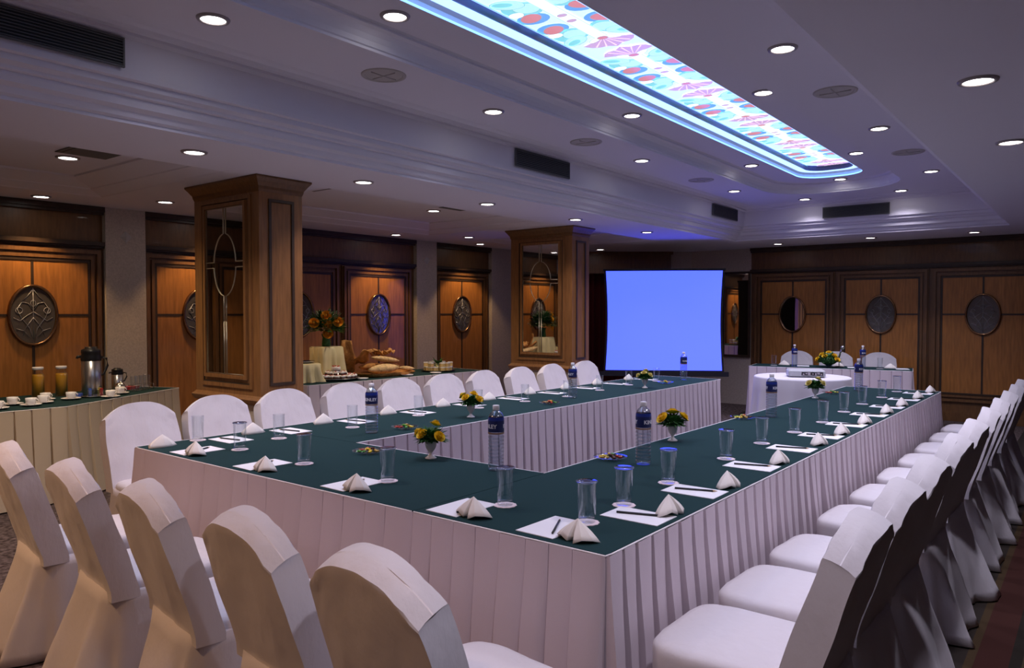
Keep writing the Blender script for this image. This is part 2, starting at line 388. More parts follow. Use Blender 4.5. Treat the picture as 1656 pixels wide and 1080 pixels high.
def bay(kind, u0, u1, nm, part):
    """wood facing between two pilasters: backing, frieze, cornice and plinth"""
    fr = wall_xf(kind); b = MB(); wbox(b, fr, u0, u1, -.04, 0, 0, ZS); struct(b.build(nm, M_FRAME))
wallb = MB(); fr = wall_xf('left')
wbox(wallb, fr, Y0, DA[1] + .1, -.12, -.04, 0, ZS); struct(wallb.build('wall_left', M_MARB))
TR = [0]
def trim(b, m):
    TR[0] += 1; return struct(b.build('trim_%d' % TR[0], m))
def wood_bay(kind, u0, u1, doors, mirror_at=None):
    fr = wall_xf(kind)
    b = MB(); wbox(b, fr, u0, u1, -.04, 0, 0, ZS); trim(b, M_FRAME)
    b = MB(); wbox(b, fr, u0, u1, 0, .07, 2.465, ZS - .001); wbox(b, fr, u0, u1, 0, .045, 2.44, 2.465); wbox(b, fr, u0, u1, 0, .04, 2.115, 2.135); wbox(b, fr, u0, u1, 0, .065, 2.135, 2.175); trim(b, M_DARK)
    b = MB(); wbox(b, fr, u0, u1, 0, .045, 0, .12); wbox(b, fr, u0, u1, 0, .035, .12, .135); o = struct(b.build('baseboard_' + kind, M_FRAME))
    for i, u in enumerate(doors): door(kind, u, mirror_at == i)
wood_bay('left', -.85, 3.34, [.17, 1.44, 2.71])
wood_bay('left', 3.73, 7.575, [4.34, 5.615, 6.89])
wood_bay('left', 7.98, 9.24, [8.57])
wood_bay('back', -4.44, .0, [-3.775, -2.52, -1.26], mirror_at=0)
for i, (a, c) in enumerate([(3.34, 3.73), (7.575, 7.98)]):
    fr = wall_xf('left'); b = MB(); wbox(b, fr, a, c, -.04, .07, 0, ZS - .001); trim(b, M_MARB)
    u = (a + c) / 2
    r = MB(); r.add([fr(u + .06 * math.cos(PI / 2 * k), .07, 2.24 + .06 * math.sin(PI / 2 * k)) for k in range(4)] + [fr(u, .085, 2.24)], [(0, 1, 4), (1, 2, 4), (2, 3, 4), (3, 0, 4)])
    tag(r.build('wall_rosette', M_SPK), ['small diamond rosette high on the beige pilaster behind the steel flasks', 'small diamond rosette high on the beige pilaster beyond the food buffet'][i], 'wall ornament')
b = MB(); wbox(b, wall_xf('left'), 9.24, DA[1], -.04, .07, 0, ZS - .001); trim(b, M_MARB)
b = MB(); wbox(b, wall_xf('back'), -5.6, XR, -.14, -.04, 0, ZS); struct(b.build('wall_back', M_MARB))
b = MB(); wbox(b, wall_xf('back'), -5.6, -4.44, -.04, 0, 0, ZS - .001); trim(b, M_MARB)
b = MB(); wbox(b, wall_xf('right'), Y0, YB, -.1, 0, 0, ZS); struct(b.build('wall_right', M_FRAME))
b = MB(); wbox(b, wall_xf('near'), XL, XR, -.1, 0, 0, ZS); struct(b.build('wall_near', M_MARB))
b = MB(); wbox(b, wall_xf('back'), 0, XR, -.04, 0, 0, ZS); trim(b, M_FRAME)
# diagonal wall with a dark curtained opening behind the screen
dl = math.hypot(DB[0] - DA[0], DB[1] - DA[1]); du = ((DB[0] - DA[0]) / dl, (DB[1] - DA[1]) / dl); dn = (du[1], -du[0])
frd = lambda u, v, z: (DA[0] + du[0] * u + dn[0] * v, DA[1] + du[1] * u + dn[1] * v, z)
b = MB(); wbox(b, frd, 0, dl, -.4, -.3, 0, ZS); wbox(b, frd, 0, .75, -.3, 0, 0, ZS - .001); wbox(b, frd, dl - .35, dl, -.3, 0, 0, ZS - .001); struct(b.build('wall_corner', M_MARB))
b = MB(); wbox(b, frd, .75, dl - .35, -.3, .02, 2.15, ZS - .001); wbox(b, frd, .72, dl - .32, .0, .05, 2.465, ZS - .002); trim(b, M_FRAME)
n = 90; cb = MB()
cb.loft([[frd(.76 + (dl - 1.12) * i / n, -.2 + .035 * math.sin(i * 1.1) + .01 * math.sin(i * .37), z) for i in range(n + 1)] for z in (.02, 2.15)], closed=False, smooth=True)
o = cb.build('curtain', M_RED); tag(o, 'dark red curtain hanging in the corner opening behind the projection screen', 'curtain')
# wall mirror on the beige wall right of the screen
fr = wall_xf('back'); wm = empty('wall_mirror', (-4.68, YB, 1.47)); tag(wm, 'narrow dark framed mirror on the beige wall just right of the screen', 'mirror')
b = MB(); wframe(b, lambda u, v, z: (u, -v, z), -.235, .235, -.70, .68, .035, 0.001, .03); b.build('frame', M_DARK, wm)
b = MB(); b.box(-.2, .2, -.012, -.002, -.665, .645); b.build('mirror_glass', M_MIRR, wm)

# mirrored pillars
def pillar(x0, x1, y0, y1, label):
    cx, cy = (x0 + x1) / 2, (y0 + y1) / 2; hx, hy = (x1 - x0) / 2, (y1 - y0) / 2
    t = empty('pillar', (cx, cy, 0)); tag(t, label, 'pillar')
    MB().box(-hx + .015, hx - .015, -hy + .015, hy - .015, 0, .80).build('base', M_MARB, t)
    MB().box(-hx, hx, -hy, hy, .84, 2.42).build('shaft', M_PILL, t)
    def sq(d, z): return [(-hx - d, -hy - d, z), (hx + d, -hy - d, z), (hx + d, hy + d, z), (-hx - d, hy + d, z)]
    MB().loft([sq(-.01, .78), sq(.012, .785), sq(.02, .80), sq(.03, .825), sq(.012, .84), sq(.0, .855)], cap0=True, cap1=True).build('ledge', M_PILL, t)
    MB().loft([sq(0, 2.40), sq(.008, 2.42), (sq(.012, 2.44)), sq(.035, 2.475), sq(.055, 2.50), sq(.055, 2.514)], cap0=True, cap1=True).build('capital', M_FRAME, t)
    for s in (-1, 1):
        F = lambda u, v, z: (u, s * (hy + v), z)
        b = MB(); wframe(b, F, -.36, .36, .905, 2.385, .03, 0, .012); wframe(b, F, -.30, .30, .975, 2.345, .028, 0, .022); b.build('mirror_moulding', M_PILL, t)
        b = MB(); wframe(b, F, -.33, .33, .935, 2.365, .012, 0, .007); b.build('dark_bead', M_DARK, t)
        b = MB(); wbox(b, F, -.272, .272, 0, .008, 1.003, 2.317); mi = b.build('mirror_glass', M_MIRR, t)
        l = MB(); P = lambda x, z: F(x, .010, z)
        l.tube([P(-.266, 1.01), P(.266, 1.01), P(.266, 2.31), P(-.266, 2.31)], .004, 5, closed=True)
        zc, a, c = 1.865, .155, .245
        for k in (-1, 1):
            for q in (-1, 1):
                pts = [P(k * .016, zc + q * .445)] + [P(k * max(.016, a * math.sin(th)), zc + q * max(.022, c * math.cos(th))) for th in [math.radians(6 + 79 * i / 12) for i in range(13)]] + [P(k * .266, zc + q * .022)]
                l.tube(pts, .004, 5)
            l.tube([P(k * .016, 1.01), P(k * .016, zc - .44)], .004, 5)
        l.build('brass_tracery', M_BRASS, mi)
        E = lambda u, v, z: (s * (hx + v), u, z)
        b = MB(); wframe(b, E, -hy + .08, hy - .08, .93, 2.35, .022, 0, .010); b.build('side_moulding', M_DARK, t)
    return t
pillar(-5.89, -4.975, 3.275, 3.66, 'near wooden pillar with tall mirror and brass oval tracery, left of the food buffet')
pillar(-5.86, -4.94, 7.45, 7.82, 'far wooden pillar with mirror, standing just left of the projection screen')

# ------------------------------------------------------------------ ceiling fixtures
def make_downlight():
    t = empty('downlight')
    MB().lathe([(.060, -.003), (.062, -.010), (.078, -.008), (.082, .001)], 28).build('trim_ring', M_TRIM, t)
    MB().add([(.0605 * math.cos(2 * PI * i / 24), .0605 * math.sin(2 * PI * i / 24), -.004) for i in range(24)], [tuple(range(23, -1, -1))]).build('lamp_disc', M_DISC, t)
    tag(t, None, 'ceiling light'); return Repeat(t)
DL = make_downlight(); LIGHTD = {}; BULBS = []
def spot(kind):
    if kind not in LIGHTD:
        l = bpy.data.lights.new('bulb_' + kind, 'SPOT')
        e, c, sz, bl = {'cool': (P_COOL, C_COOL, 125, .9), 'warm': (P_WARM, C_WARM, 150, 1.0), 'wash': (P_WASH, C_WASH, 95, .35), 'side': (P_SIDE, (.96, .84, .92), 120, .8), 'buffet': (P_BUFF, (1, .82, .60), 130, .9)}[kind]
        l.energy = e; l.color = c; l.spot_size = math.radians(sz); l.spot_blend = bl; l.shadow_soft_size = .05; LIGHTD[kind] = l
    return LIGHTD[kind]
def downlight(x, y, z, kind, label, group='round recessed downlights'):
    o = DL.put((x, y, z - .001), 0, label, group)
    if kind: BULBS.append((o, kind))
    return o
SL = ['nearest', 'second nearest', 'third nearest', 'fourth nearest', 'fifth nearest', 'sixth nearest']
ZT, Z2 = 2.965, 3.085
for i, y in enumerate((2.08, 4.29, 6.55, 8.88)): downlight(-3.54, y, ZT, 'cool', SL[i] + ' downlight in the row left of the stained glass, on the lower tray level')
for i, y in enumerate((4.27, 6.58, 8.9)): downlight(-1.43, y, ZT, 'cool', SL[i] + ' downlight in the row right of the stained glass, on the lower tray level')
downlight(-3.07, 10.08, ZT, 'cool', 'left of two tray downlights beyond the far end of the stained glass')
downlight(-1.94, 10.08, ZT, 'cool', 'right of two tray downlights beyond the far end of the stained glass')
for i, y in enumerate((2.83, 5.42, 8.05)): downlight(-3.02, y, Z2, 'cool', SL[i] + ' downlight set close along the left edge of the stained glass')
for i, y in enumerate((5.45, 8.07)): downlight(-1.96, y, Z2, 'cool', SL[i] + ' downlight set close along the right edge of the stained glass')
downlight(-2.49, 9.52, Z2, 'cool', 'downlight centred just beyond the rounded end of the stained glass')
for i, y in enumerate((2.55, 3.95, 5.46, 6.97, 8.62)): downlight(-4.58, y, ZS, 'side', SL[i] + ' downlight in the flat ceiling between the tray and the pillars')
for i, y in enumerate((3.91, 5.43)): downlight(-.45, y, ZS, 'cool', ['nearer', 'farther'][i] + ' downlight in the flat ceiling at the right edge of the photo')
for i, (x, y) in enumerate([(-3.82, 11.29), (-2.51, 11.14), (-1.3, 11.19)]): downlight(x, y, ZS, None, ['left', 'middle', 'right'][i] + ' one of three downlights by the back wall', 'round recessed downlights')
downlight(-5.95, 2.34, 2.62, 'buffet', 'downlight in the left side coffer beside the grey air diffuser')
downlight(-5.85, 6.05, 2.62, 'buffet', 'downlight in the coffer above the food buffet')
for i, (x, y) in enumerate([(-7.38, 2.68), (-7.36, 4.34), (-7.33, 6.87), (-7.33, 8.57)]):
    downlight(x, y, ZS, 'wash', ['wall lighting downlight at far left above the coffee table door', 'wall lighting downlight above the door behind the near pillar', 'wall lighting downlight above the door right of the buffet flowers', 'wall lighting downlight above the door between the two far pilasters'][i])
downlight(-6.84, 3.52, ZS, None, 'downlight before the beige pilaster left of the near pillar')
downlight(-6.78, 7.69, ZS, None, 'downlight before the beige pilaster beyond the food buffet')
downlight(-6.42, 10.5, ZS, None, 'downlight near the dark curtain left of the screen')
# unseen downlights added over and behind the camera to light the near chairs
for i, (x, y) in enumerate([(-3.4, -.2), (-1.6, -.6), (-4.6, .3), (-.45, 2.4), (-.45, .9), (.35, -.75)]): downlight(x, y, ZT if -3.9 < x < -1 else ZS, 'warm' if x < -1 else 'cool', ['warm downlight over the chair backs, outside the photo at the left', 'warm downlight behind the camera', 'warm downlight over the left near corner, outside the photo', 'downlight over the nearest right row chairs, outside the photo', 'downlight right above the camera', 'downlight behind the camera, outside the photo at the right'][i])

for o, kind in BULBS:
    l = bpy.data.objects.new('bulb', spot(kind)); COL.objects.link(l); l.parent = o; l.location = (0, 0, -.02)

def vent(loc, sx, sz, axis, label):
    t = empty('air_vent', loc, 0 if axis == 'y' else PI / 2); tag(t, label, 'air vent', 'dark slatted air grilles')
    MB().box(-sx / 2, sx / 2, -.004, .004, -sz / 2, sz / 2).build('backing', M_VENTD, t)
    b = MB(); F = lambda u, v, z: (u, -v, z); wframe(b, F, -sx / 2 - .008, sx / 2 + .008, -sz / 2 - .008, sz / 2 + .008, .009, 0, .014); b.build('frame', M_VENT, t)
    b = MB(); n = 9
    for i in range(n):
        z = -sz / 2 + sz * (i + .5) / n; b.box(-sx / 2, sx / 2, -.012, -.002, z - .0025, z + .0025)
    b.build('slats', M_VENT, t)
    return t
for i, y in enumerate((1.425, 5.52, 9.66)):
    v = vent((-3.985 + .01, y, 2.82), .81, .135, 'x', ['large dark slatted air grille at the upper left corner of the photo', 'dark slatted air grille midway along the left tray side', 'small looking dark air grille at the far end of the left tray side'][i])
vent((-2.52, 10.365, 2.80), .79, .13, 'y', 'dark slatted air grille on the far side of the tray, above the back wall doors')
def speaker(x, y, lab):
    t = empty('ceiling_speaker', (x, y, ZT)); tag(t, lab, 'speaker', 'round ceiling speakers')
    MB().lathe([(.14, .0), (.138, -.006), (.12, -.008), (.115, -.002)], 32).build('rim', M_SPK, t)
    b = MB(); b.lathe([(.115, -.003), (.06, -.005), (.001, -.006)], 32); b.tube([(-.1, 0, -.007), (.1, 0, -.007)], .004, 5); b.tube([(0, -.1, -.007), (0, .1, -.007)], .004, 5); b.build('grille', M_SPK, t)
for i, y in enumerate((3.22, 5.55, 7.92)): speaker(-3.54, y, SL[i] + ' round ceiling speaker left of the stained glass')
for i, y in enumerate((5.32, 7.72)): speaker(-1.43, y, ['nearer', 'farther'][i] + ' round ceiling speaker right of the stained glass')
for i, (x, y) in enumerate([(-5.62, 2.36), (-5.62, 4.22), (-5.45, 6.05)]):
    t = empty('air_diffuser', (x, y, 2.618)); tag(t, ['square grey air diffuser in the coffer at the left', 'square grey air diffuser just right of the near pillar top', 'square grey air diffuser in the ceiling above the buffet cakes'][i], 'air vent', 'square air diffusers')
    b = MB(); b.box(-.16, .16, -.17, .17, -.006, -.001); b.build('frame', M_VENT, t)
    b = MB(); b.box(-.13, .13, -.14, .14, -.010, -.006); b.build('grille', M_VENT, t)

# ------------------------------------------------------------------ tables with pleated skirts
def skirt(path, ztop, mat_, parent, pleat=.11, depth=.016, flare=.035, seed=1, rows=7, origin=(0, 0), zbot=.012):
    """knife pleats hung along a plan path; outward is to the right of the path direction"""
    rnd = random.Random(seed); P = [Vector((x - origin[0], y - origin[1])) for x, y in path]
    prof = []
    for i in range(len(P) - 1):
        a, b = P[i], P[i + 1]; L = (b - a).length; d = (b - a) / L; nr = Vector((d.y, -d.x))
        n = max(1, round(L / pleat)); ws = [rnd.uniform(.85, 1.15) for _ in range(n)]; sw = sum(ws); s = 0
        for k, wd in enumerate(ws):
            wd = wd / sw * L; tw = rnd.uniform(-.4, .4); dm = rnd.uniform(.75, 1.25)
            for t, o in ((0., -1.1), (.035, 1.), (.3, .95), (.6, .85), (.85, .6), (.955, .30)):
                cw = 1.
                if i > 0 and s + t * wd < .02: cw = s / .02 if s else 0
                prof.append((a + d * (s + t * wd), nr, o * dm, tw, d, k == 0 and t == 0 and i > 0))
            s += wd
        prof.append((b, nr, 0., 0., d, False))
    loops = []
    for j in range(rows + 1):
        h = j / rows; z = ztop - (ztop - zbot) * h; l = []
        for p, nr, o, tw, d, c in prof:
            amp = depth * (.35 + .65 * min(1, h * 2.2)) * (1 + .9 * h)
            q = p + nr * (.004 + amp * o + flare * h ** 1.5 + .006 * h * math.sin(7 * p.x + 5 * p.y + seed)) + d * tw * .03 * h
            l.append((q.x, q.y, z))
        loops.append(l)
    b = MB().loft(loops, closed=False)
    # piping along the top edge
    pts = [(p.x + nr.x * .005, p.y + nr.y * .005, ztop) for p, nr, o, tw, d, c in prof[::3]]
    me = b.mesh('skirt', mat_); o = link('skirt', me, parent); MB().tube(pts, .0035, 5).build('piping', M_CAP, o)
    for pl in me.polygons: pl.use_smooth = True
    me.set_sharp_from_angle(angle=math.radians(38)) if hasattr(me, 'set_sharp_from_angle') else None
    return o
def table(label, corners, path, group, seed, mat_=M_SKIRT, ztop=.75, **kw):
    cx = sum(c[0] for c in corners) / len(corners); cy = sum(c[1] for c in corners) / len(corners)
    t = empty('skirted_table', (cx, cy, 0)); tag(t, label, 'table', group)
    q = [(x - cx, y - cy) for x, y in corners]
    area = sum(q[i][0] * q[(i + 1) % len(q)][1] - q[(i + 1) % len(q)][0] * q[i][1] for i in range(len(q)))
    if area < 0: q = q[::-1]
    MB().prism(q, ztop - .008, ztop).build('felt_cover', M_FELT, t)
    ins = [(x * .985, y * .985) for x, y in q]
    MB().prism(ins, ztop - .035, ztop - .008).build('tabletop', M_DARK, t)
    for x, y in q:
        k = 1 - .1 / max(.1, math.hypot(x, y)); MB().tube([(x * k, y * k, 0), (x * k, y * k, ztop - .035)], .016, 8).build('leg', M_STEEL, t)
    skirt(path, ztop - .003, mat_, t, seed=seed, origin=(cx, cy), **kw)
    return t
XA, XB, XC, XD = -4.18, -3.335, -2.01, -1.18
YN, YI, YE = 1.97, 2.805, 8.0
G = 'conference tables in the U'
table('long green topped table forming the right arm of the U, beside the long chair row', [(XC, YN), (XD, YN), (XD, YE), (XC, YE)], [(XC + .002, YN), (XD, YN), (XD, YE), (XC, YE), (XC, YI)], G, 3, pleat=.10, depth=.026, flare=.02)
table('green topped table forming the near base of the U, nearest the camera', [(XA, YN), (XC - .004, YN), (XC - .004, YI), (XA, YI)], [(XA, YI), (XA, YN), (XC - .004, YN)], G, 5, pleat=.125, depth=.019, flare=.045)
nt_ = table('long green topped left arm of the U, in front of the food buffet', [(XA, YI + .004), (XB, YI + .004), (XB, YE), (XA, YE)], [(XB, YI), (XB, YE), (XA, YE), (XA, YI)], G, 8, pleat=.10, depth=.019, flare=.01)
skirt([(XC - .02, YI), (XB + .02, YI)], .747, M_SKIRT, nt_, seed=9, origin=(nt_.location.x, nt_.location.y), pleat=.10)
# refreshment tables along the left wall
B1 = [(-6.47, .55), (-6.43, 2.49), (-7.17, 3.80), (-7.56, 3.60), (-7.56, .55)]
table('cream skirted drinks table with cups and juice along the left wall', B1, [(-6.47, .55), (-6.43, 2.49), (-7.17, 3.80), (-7.56, 3.60)][::1], 'buffet tables', 12, M_SKIRT2, pleat=.13, depth=.014, flare=.05)
B2 = [(-6.34, 4.72), (-6.22, 7.36), (-7.0, 7.46), (-7.2, 4.72)]
table('cream skirted food buffet table between the pillars', B2, [(-7.2, 4.72), (-6.34, 4.72), (-6.22, 7.36), (-7.0, 7.46)], 'buffet tables', 13, M_SKIRT, pleat=.13, depth=.014, flare=.04)
hd = (math.cos(math.radians(10)), math.sin(math.radians(10))); hp = (-hd[1], hd[0]); H0 = (-3.84, 10.22)
HT = lambda u, v: (H0[0] + hd[0] * u + hp[0] * v, H0[1] + hd[1] * u + hp[1] * v)
HC = [HT(0, 0), HT(2.0, 0), HT(2.0, .62), HT(0, .62)]
table('short head table with three chairs behind it, before the back wall', HC, [HT(0, .62), HT(0, 0), HT(2.0, 0), HT(2.0, .62)], 'head table', 15, pleat=.12, depth=.012, flare=.04)

# round table under a white cloth
rt = empty('round_table', (-2.73, 8.93, 0)); tag(rt, 'round table under a floor length white cloth, carrying the projector', 'table')
n = 96; loops = []
for rr, z, am in [(.02, .752, 0), (.3, .752, 0), (.515, .752, 0), (.527, .748, 0), (.532, .735, 0), (.54, .6, .006), (.56, .35, .016), (.585, .15, .024), (.61, .012, .03)]:
    loops.append([((rr + am * math.sin(11 * a) + am * .5 * math.sin(17 * a + 1)) * math.cos(a), (rr + am * math.sin(11 * a) + am * .5 * math.sin(17 * a + 1)) * math.sin(a), z) for a in [2 * PI * i / n for i in range(n)]])
MB().loft(loops, smooth=True, cap0=True).build('tablecloth', mat('white_tablecloth', (.60, .57, .62), .8, bump=.1, bscale=200), rt)
MB().lathe([(.51, .72), (.51, .745)], 40, cap=True).build('tabletop', M_DARK, rt)
MB().lathe([(.25, 0), (.25, .02), (.04, .05), (.04, .72)], 24).build('pedestal', M_STEEL, rt)
# projector
pj = empty('projector', (-2.68, 8.90, .752), math.radians(24)); tag(pj, 'flat grey projector lying on the round white table', 'projector')
b = MB(); b.loft([rrect(-.20, .20, -.14, .14, .03, z) if z != .085 else rrect(-.185, .185, -.125, .125, .03, z) for z in (.012, .07, .085)], cap0=True, cap1=True); b.build('case', M_PROJ, pj)
b = MB(); b.box(-.06, .17, -.143, -.139, .025, .062); b.build('connector_panel', M_BLACK, pj)
b = MB()
for i, (x, wd) in enumerate([(-.04, .02), (-.01, .02), (.02, .03), (.06, .02), (.09, .015), (.12, .03), (.15, .015)]): b.box(x - wd / 2, x + wd / 2, -.147, -.142, .03 + .008 * (i % 2), .048 + .006 * (i % 3))
b.build('sockets', M_SILV, pj)
MB().lathe([(.035, 0), (.035, .03), (.028, .032), (.026, .01)], 20).xf(Matrix.Translation((-.10, .135, .048)) @ Matrix.Rotation(-PI / 2, 4, 'X')).build('lens', M_BLACK, pj)
for sx in (-.17, .17): MB().lathe([(.012, 0), (.012, .012)], 10, (sx, -.1, 0), cap=True).build('foot', M_BLACK, pj)
for sx in (-.17, .17): MB().lathe([(.012, 0), (.012, .012)], 10, (sx, .1, 0), cap=True).build('foot', M_BLACK, pj)

# projection screen on its tripod
S0, S1 = Vector((-5.62, 9.35)), Vector((-4.24, 10.24))
mid = (S0 + S1) / 2; sl = (S1 - S0).length; sang = math.atan2((S1 - S0).y, (S1 - S0).x)
sc = empty('projection_screen', (mid.x, mid.y, 0), sang); tag(sc, 'blue lit portable projection screen standing in the far corner', 'projection screen')
hw = sl / 2; nx, nz = 24, 16; z0s, z1s = .665, 2.085
def spt(u, v, dy=0):
    pin = .028 * math.sin(PI * min(1, max(0, (v - 0) / 1)))
    return (u * (hw - pin), dy - .012 * math.cos(u * PI / 2), z0s + (z1s - z0s) * v)
MB().loft([[spt(-1 + 2 * i / nx, j / nz) for i in range(nx + 1)] for j in range(nz + 1)], closed=False, smooth=True).build('screen_surface', M_SCREEN, sc)
vs = MB(); vs.loft([[((-1 + 2 * i / nx) * (hw + .03 - .028 * math.sin(PI * j / nz)), .004 - .012 * math.cos((-1 + 2 * i / nx) * PI / 2), z0s - .02 + (z1s + .03 - z0s) * j / nz) for i in range(nx + 1)] for j in range(nz + 1)], closed=False, smooth=True).build('black_border', M_BLACK, sc)
MB().box(-hw - .09, hw + .09, -.03, .045, z0s - .085, z0s - .02).build('roller_case', M_BLACK, sc)
MB().box(-hw - .04, hw + .04, -.012, .012, z1s, z1s + .03).build('top_bar', M_BLACK, sc)
MB().tube([(0, .06, .25), (0, .06, z1s + .02)], .016, 10).build('pole', M_BLACK, sc)
for a in (-90, 30, 150):
    a = math.radians(a); MB().tube([(0, .06, .45), (.42 * math.cos(a), .06 + .42 * math.sin(a), .012)], .011, 8).build('leg', M_BLACK, sc)

# ------------------------------------------------------------------ covered chairs
def chair_meshes(seed):
    rnd = random.Random(seed); off = rnd.uniform(0, 50)
    nz = lambda p, s: noise.noise(Vector((p[0] * s + off, p[1] * s, p[2] * s)))
    # backrest
    zb, zt = .41, .908; W = .228; TH = .050
    def lean(z): return -.215 - .155 * max(0, (z - .44) / .49) ** 1.05
    nu = 23; rows = 22; loops = []
    def wid(z): return W - .018 * max(0, (z - .7) / .23)
    def ztop(x, w): return zt - .088 * abs(x / w) ** 2.5
    def ring(v, thk, zadd=0., inset=0.):
        pts = []
        for side in (1, -1):
            for i in range(nu + 1):
                x = (-1 + 2 * i / nu) * side * -1
                w0 = W - inset; X = x * w0
                zt_ = ztop(X, W); z = zb + (zt_ - zb) * v
                taper = wid(z) / W; z += zadd + side * thk * .38 * v ** 3
                bulge = .012 * math.sin(PI * v) * (1 - x * x)
                y = lean(min(z, zt)) + side * (thk + bulge * (1 if side > 0 else .7))
                p = [X * taper, y, z]
                ax = max(0, abs(x) - .45) / .55; hh = max(0, (v - .5) / .5); edge = 1 - min(1, abs(x)) ** 10; nn = nz(p, 7) * .007 + (nz(p, 22) * .003 + .005 * ax * hh * math.sin(60 * (z + abs(X) * 1.3) + off)) * edge
                cor = max(0, (v - .72) / .28) * max(0, abs(x) - .7) / .3
                q = thk / TH; p[1] += side * q * (nn + cor * .008 * edge * math.sin(z * 110 + off)); p[0] -= (1 if x > 0 else -1) * cor * .002 * (1 + math.sin(z * 40)) * q
                pts.append(tuple(p))
            if side == 1:
                pass
        return pts
    for j in range(rows + 1): loops.append(ring(j / rows * .985, TH))
    loops.append(ring(1., TH - .002, .001)); loops.append(ring(1., TH * .5, .006)); loops.append(ring(1., .002, .008))
    back = MB().loft(loops, smooth=True, cap0=True, cap1=True)
    # seat
    def sup(a, hx, hy, e): 
        c, s = math.cos(a), math.sin(a); return (hx * math.copysign(abs(c) ** (2 / e), c), hy * math.copysign(abs(s) ** (2 / e), s))
    n = 48; sl_ = []
    for k, z in [(.02, .482), (.5, .482), (.85, .478), (.95, .472), (.99, .460), (1.0, .44), (.995, .40), (.985, .385)]:
        l = []
        for i in range(n):
            a = 2 * PI * i / n; x, y = sup(a, .232 * k, .235 * k, 5)
            tw = 1 - .06 * (y < 0) * abs(y) / .235
            zz = z + (.003 * nz((x, y, z), 14) if k > .4 else 0); rr = 1 + .010 * nz((x * 2, y * 2, z * 6), 12)
            l.append((x * tw * rr, y * rr + .005, zz))
        sl_.append(l)
    seat = MB().loft(sl_, smooth=True, cap0=True)
    # skirt of the cover
    n = 110; kl = []
    ph = rnd.uniform(0, 6); ph2 = rnd.uniform(0, 6)
    for j in range(11):
        h = j / 10; z = .44 - (.44 - .008) * h; l = []
        for i in range(n):
            a = 2 * PI * i / n; x, y = sup(a, .229, .262, 5); y -= .022
            rear = max(0, -math.sin(a)); c, s = math.cos(a), math.sin(a)
            f = h ** 1.1
            out = .045 * f + .10 * f * rear ** 2 + f * (.5 + .5 * rear) * (.028 * math.sin(9 * a + ph) + .016 * math.sin(14 * a + ph2 + 2 * h)) + .006 * nz((x, y, z), 10)
            l.append((x + c * out * .35, y + s * out * (1 if s < 0 else .2), z))
        kl.append(l)
    sk = MB().loft(kl, smooth=True, cap0=True)
    return back, seat, sk
def make_chair(seed):
    t = empty('covered_chair'); t['category'] = 'chair'
    bk, st, sk = chair_meshes(seed)
    bo = bk.build('backrest', M_COVER, t); bo.data.set_sharp_from_angle(angle=math.radians(34)); st.build('seat', M_COVER, t)
    o = sk.build('cover_skirt', M_COVER, t); m = o.modifiers.new('thickness', 'SOLIDIFY'); m.thickness = .003
    for sx in (-.19, .19):
        for sy in (-.19, .19): MB().tube([(sx, sy, 0), (sx, sy, .40)], .011, 8).build('leg', M_STEEL, t)
    return Repeat(t)
CH = [make_chair(s) for s in (1, 2, 3, 4)]
J = random.Random(4)
for i, x in enumerate((-3.71, -3.065, -2.455, -1.88, -1.33)):
    CH[i % 4].put((x, 1.55 + [.0, .0, 0, 0, -.02][i], 0), math.radians([-7, -8, -9, -7, -5][i]), 'white covered chair, back to the camera, %s from the left in near row' % ORD[i], 'covered chairs along the near table')
for i, y in enumerate((2.26, 2.78, 3.33, 3.91, 4.48, 5.06, 5.64, 6.23, 6.80, 7.46)):
    CH[(i + 1) % 4].put((-4.45, y, 0), -PI / 2 + math.radians(J.uniform(-3, 3)), 'white covered chair, front to the camera, %s from near end of left row' % ORD[i], 'covered chairs along the left arm')
for i, y in enumerate((2.28, 2.80, 3.34, 4.02, 4.63, 5.24, 5.86, 6.45, 7.06, 7.66)):
    CH[(i + 2) % 4].put((-.865, y, 0), PI / 2 + math.radians(J.uniform(-3, 3)), 'white covered chair %s from the near end of the right row' % ORD[i], 'covered chairs along the right arm')
for i, u in enumerate((.48, 1.02, 1.58)):
    x, y = HT(u, .80); CH[i].put((x, y, 0), PI + math.radians(10), 'white covered chair behind the head table, %s' % ['at the left', 'in the middle behind the microphone', 'at the right'][i], 'covered chairs at the head table')

# ------------------------------------------------------------------ place settings
def make_napkin():
    A = (0, 0, .068)
    outer = [(-.080, .010, 0), (-.070, -.018, .010), (-.048, -.034, .016), (-.016, -.044, .002), (.0, -.012, .0), (.012, -.054, .0), (.040, -.046, .012), (.068, -.022, .010), (.080, .008, 0), (.045, .030, .0), (.0, .040, 0), (-.045, .034, 0)]
    b = MB(); n = len(outer); vs = []; K = 5
    for k in range(K):
        f = k / (K - 1)
        for p in outer:
            g = f ** .9; bul = .006 * math.sin(PI * f)
            d = Vector((p[0], p[1], 0)).normalized() if (abs(p[0]) + abs(p[1])) > 1e-6 else Vector((0, 0, 0))
            vs.append((p[0] * g + d.x * bul, p[1] * g + d.y * bul, A[2] * (1 - g) + p[2] * g + .001))
    fs = [(j * n + i, j * n + (i + 1) % n, (j + 1) * n + (i + 1) % n, (j + 1) * n + i) for j in range(K - 1) for i in range(n)]
    b.add(vs, fs, 0, True)
    me = b.mesh('folded_napkin', M_NAP)
    if hasattr(me, 'set_sharp_from_angle'): me.set_sharp_from_angle(angle=math.radians(22))
    o = link('folded_napkin', me); o['category'] = 'napkin'
    m = o.modifiers.new('thickness', 'SOLIDIFY'); m.thickness = .0035; m.offset = -1
    return Repeat(o)
NAP = make_napkin()
def make_paper():
    o = MB().box(-.078, .078, -.115, .115, 0, .0022).build('note_paper', M_PAPER); o['category'] = 'paper'; return Repeat(o)
PAP = make_paper()
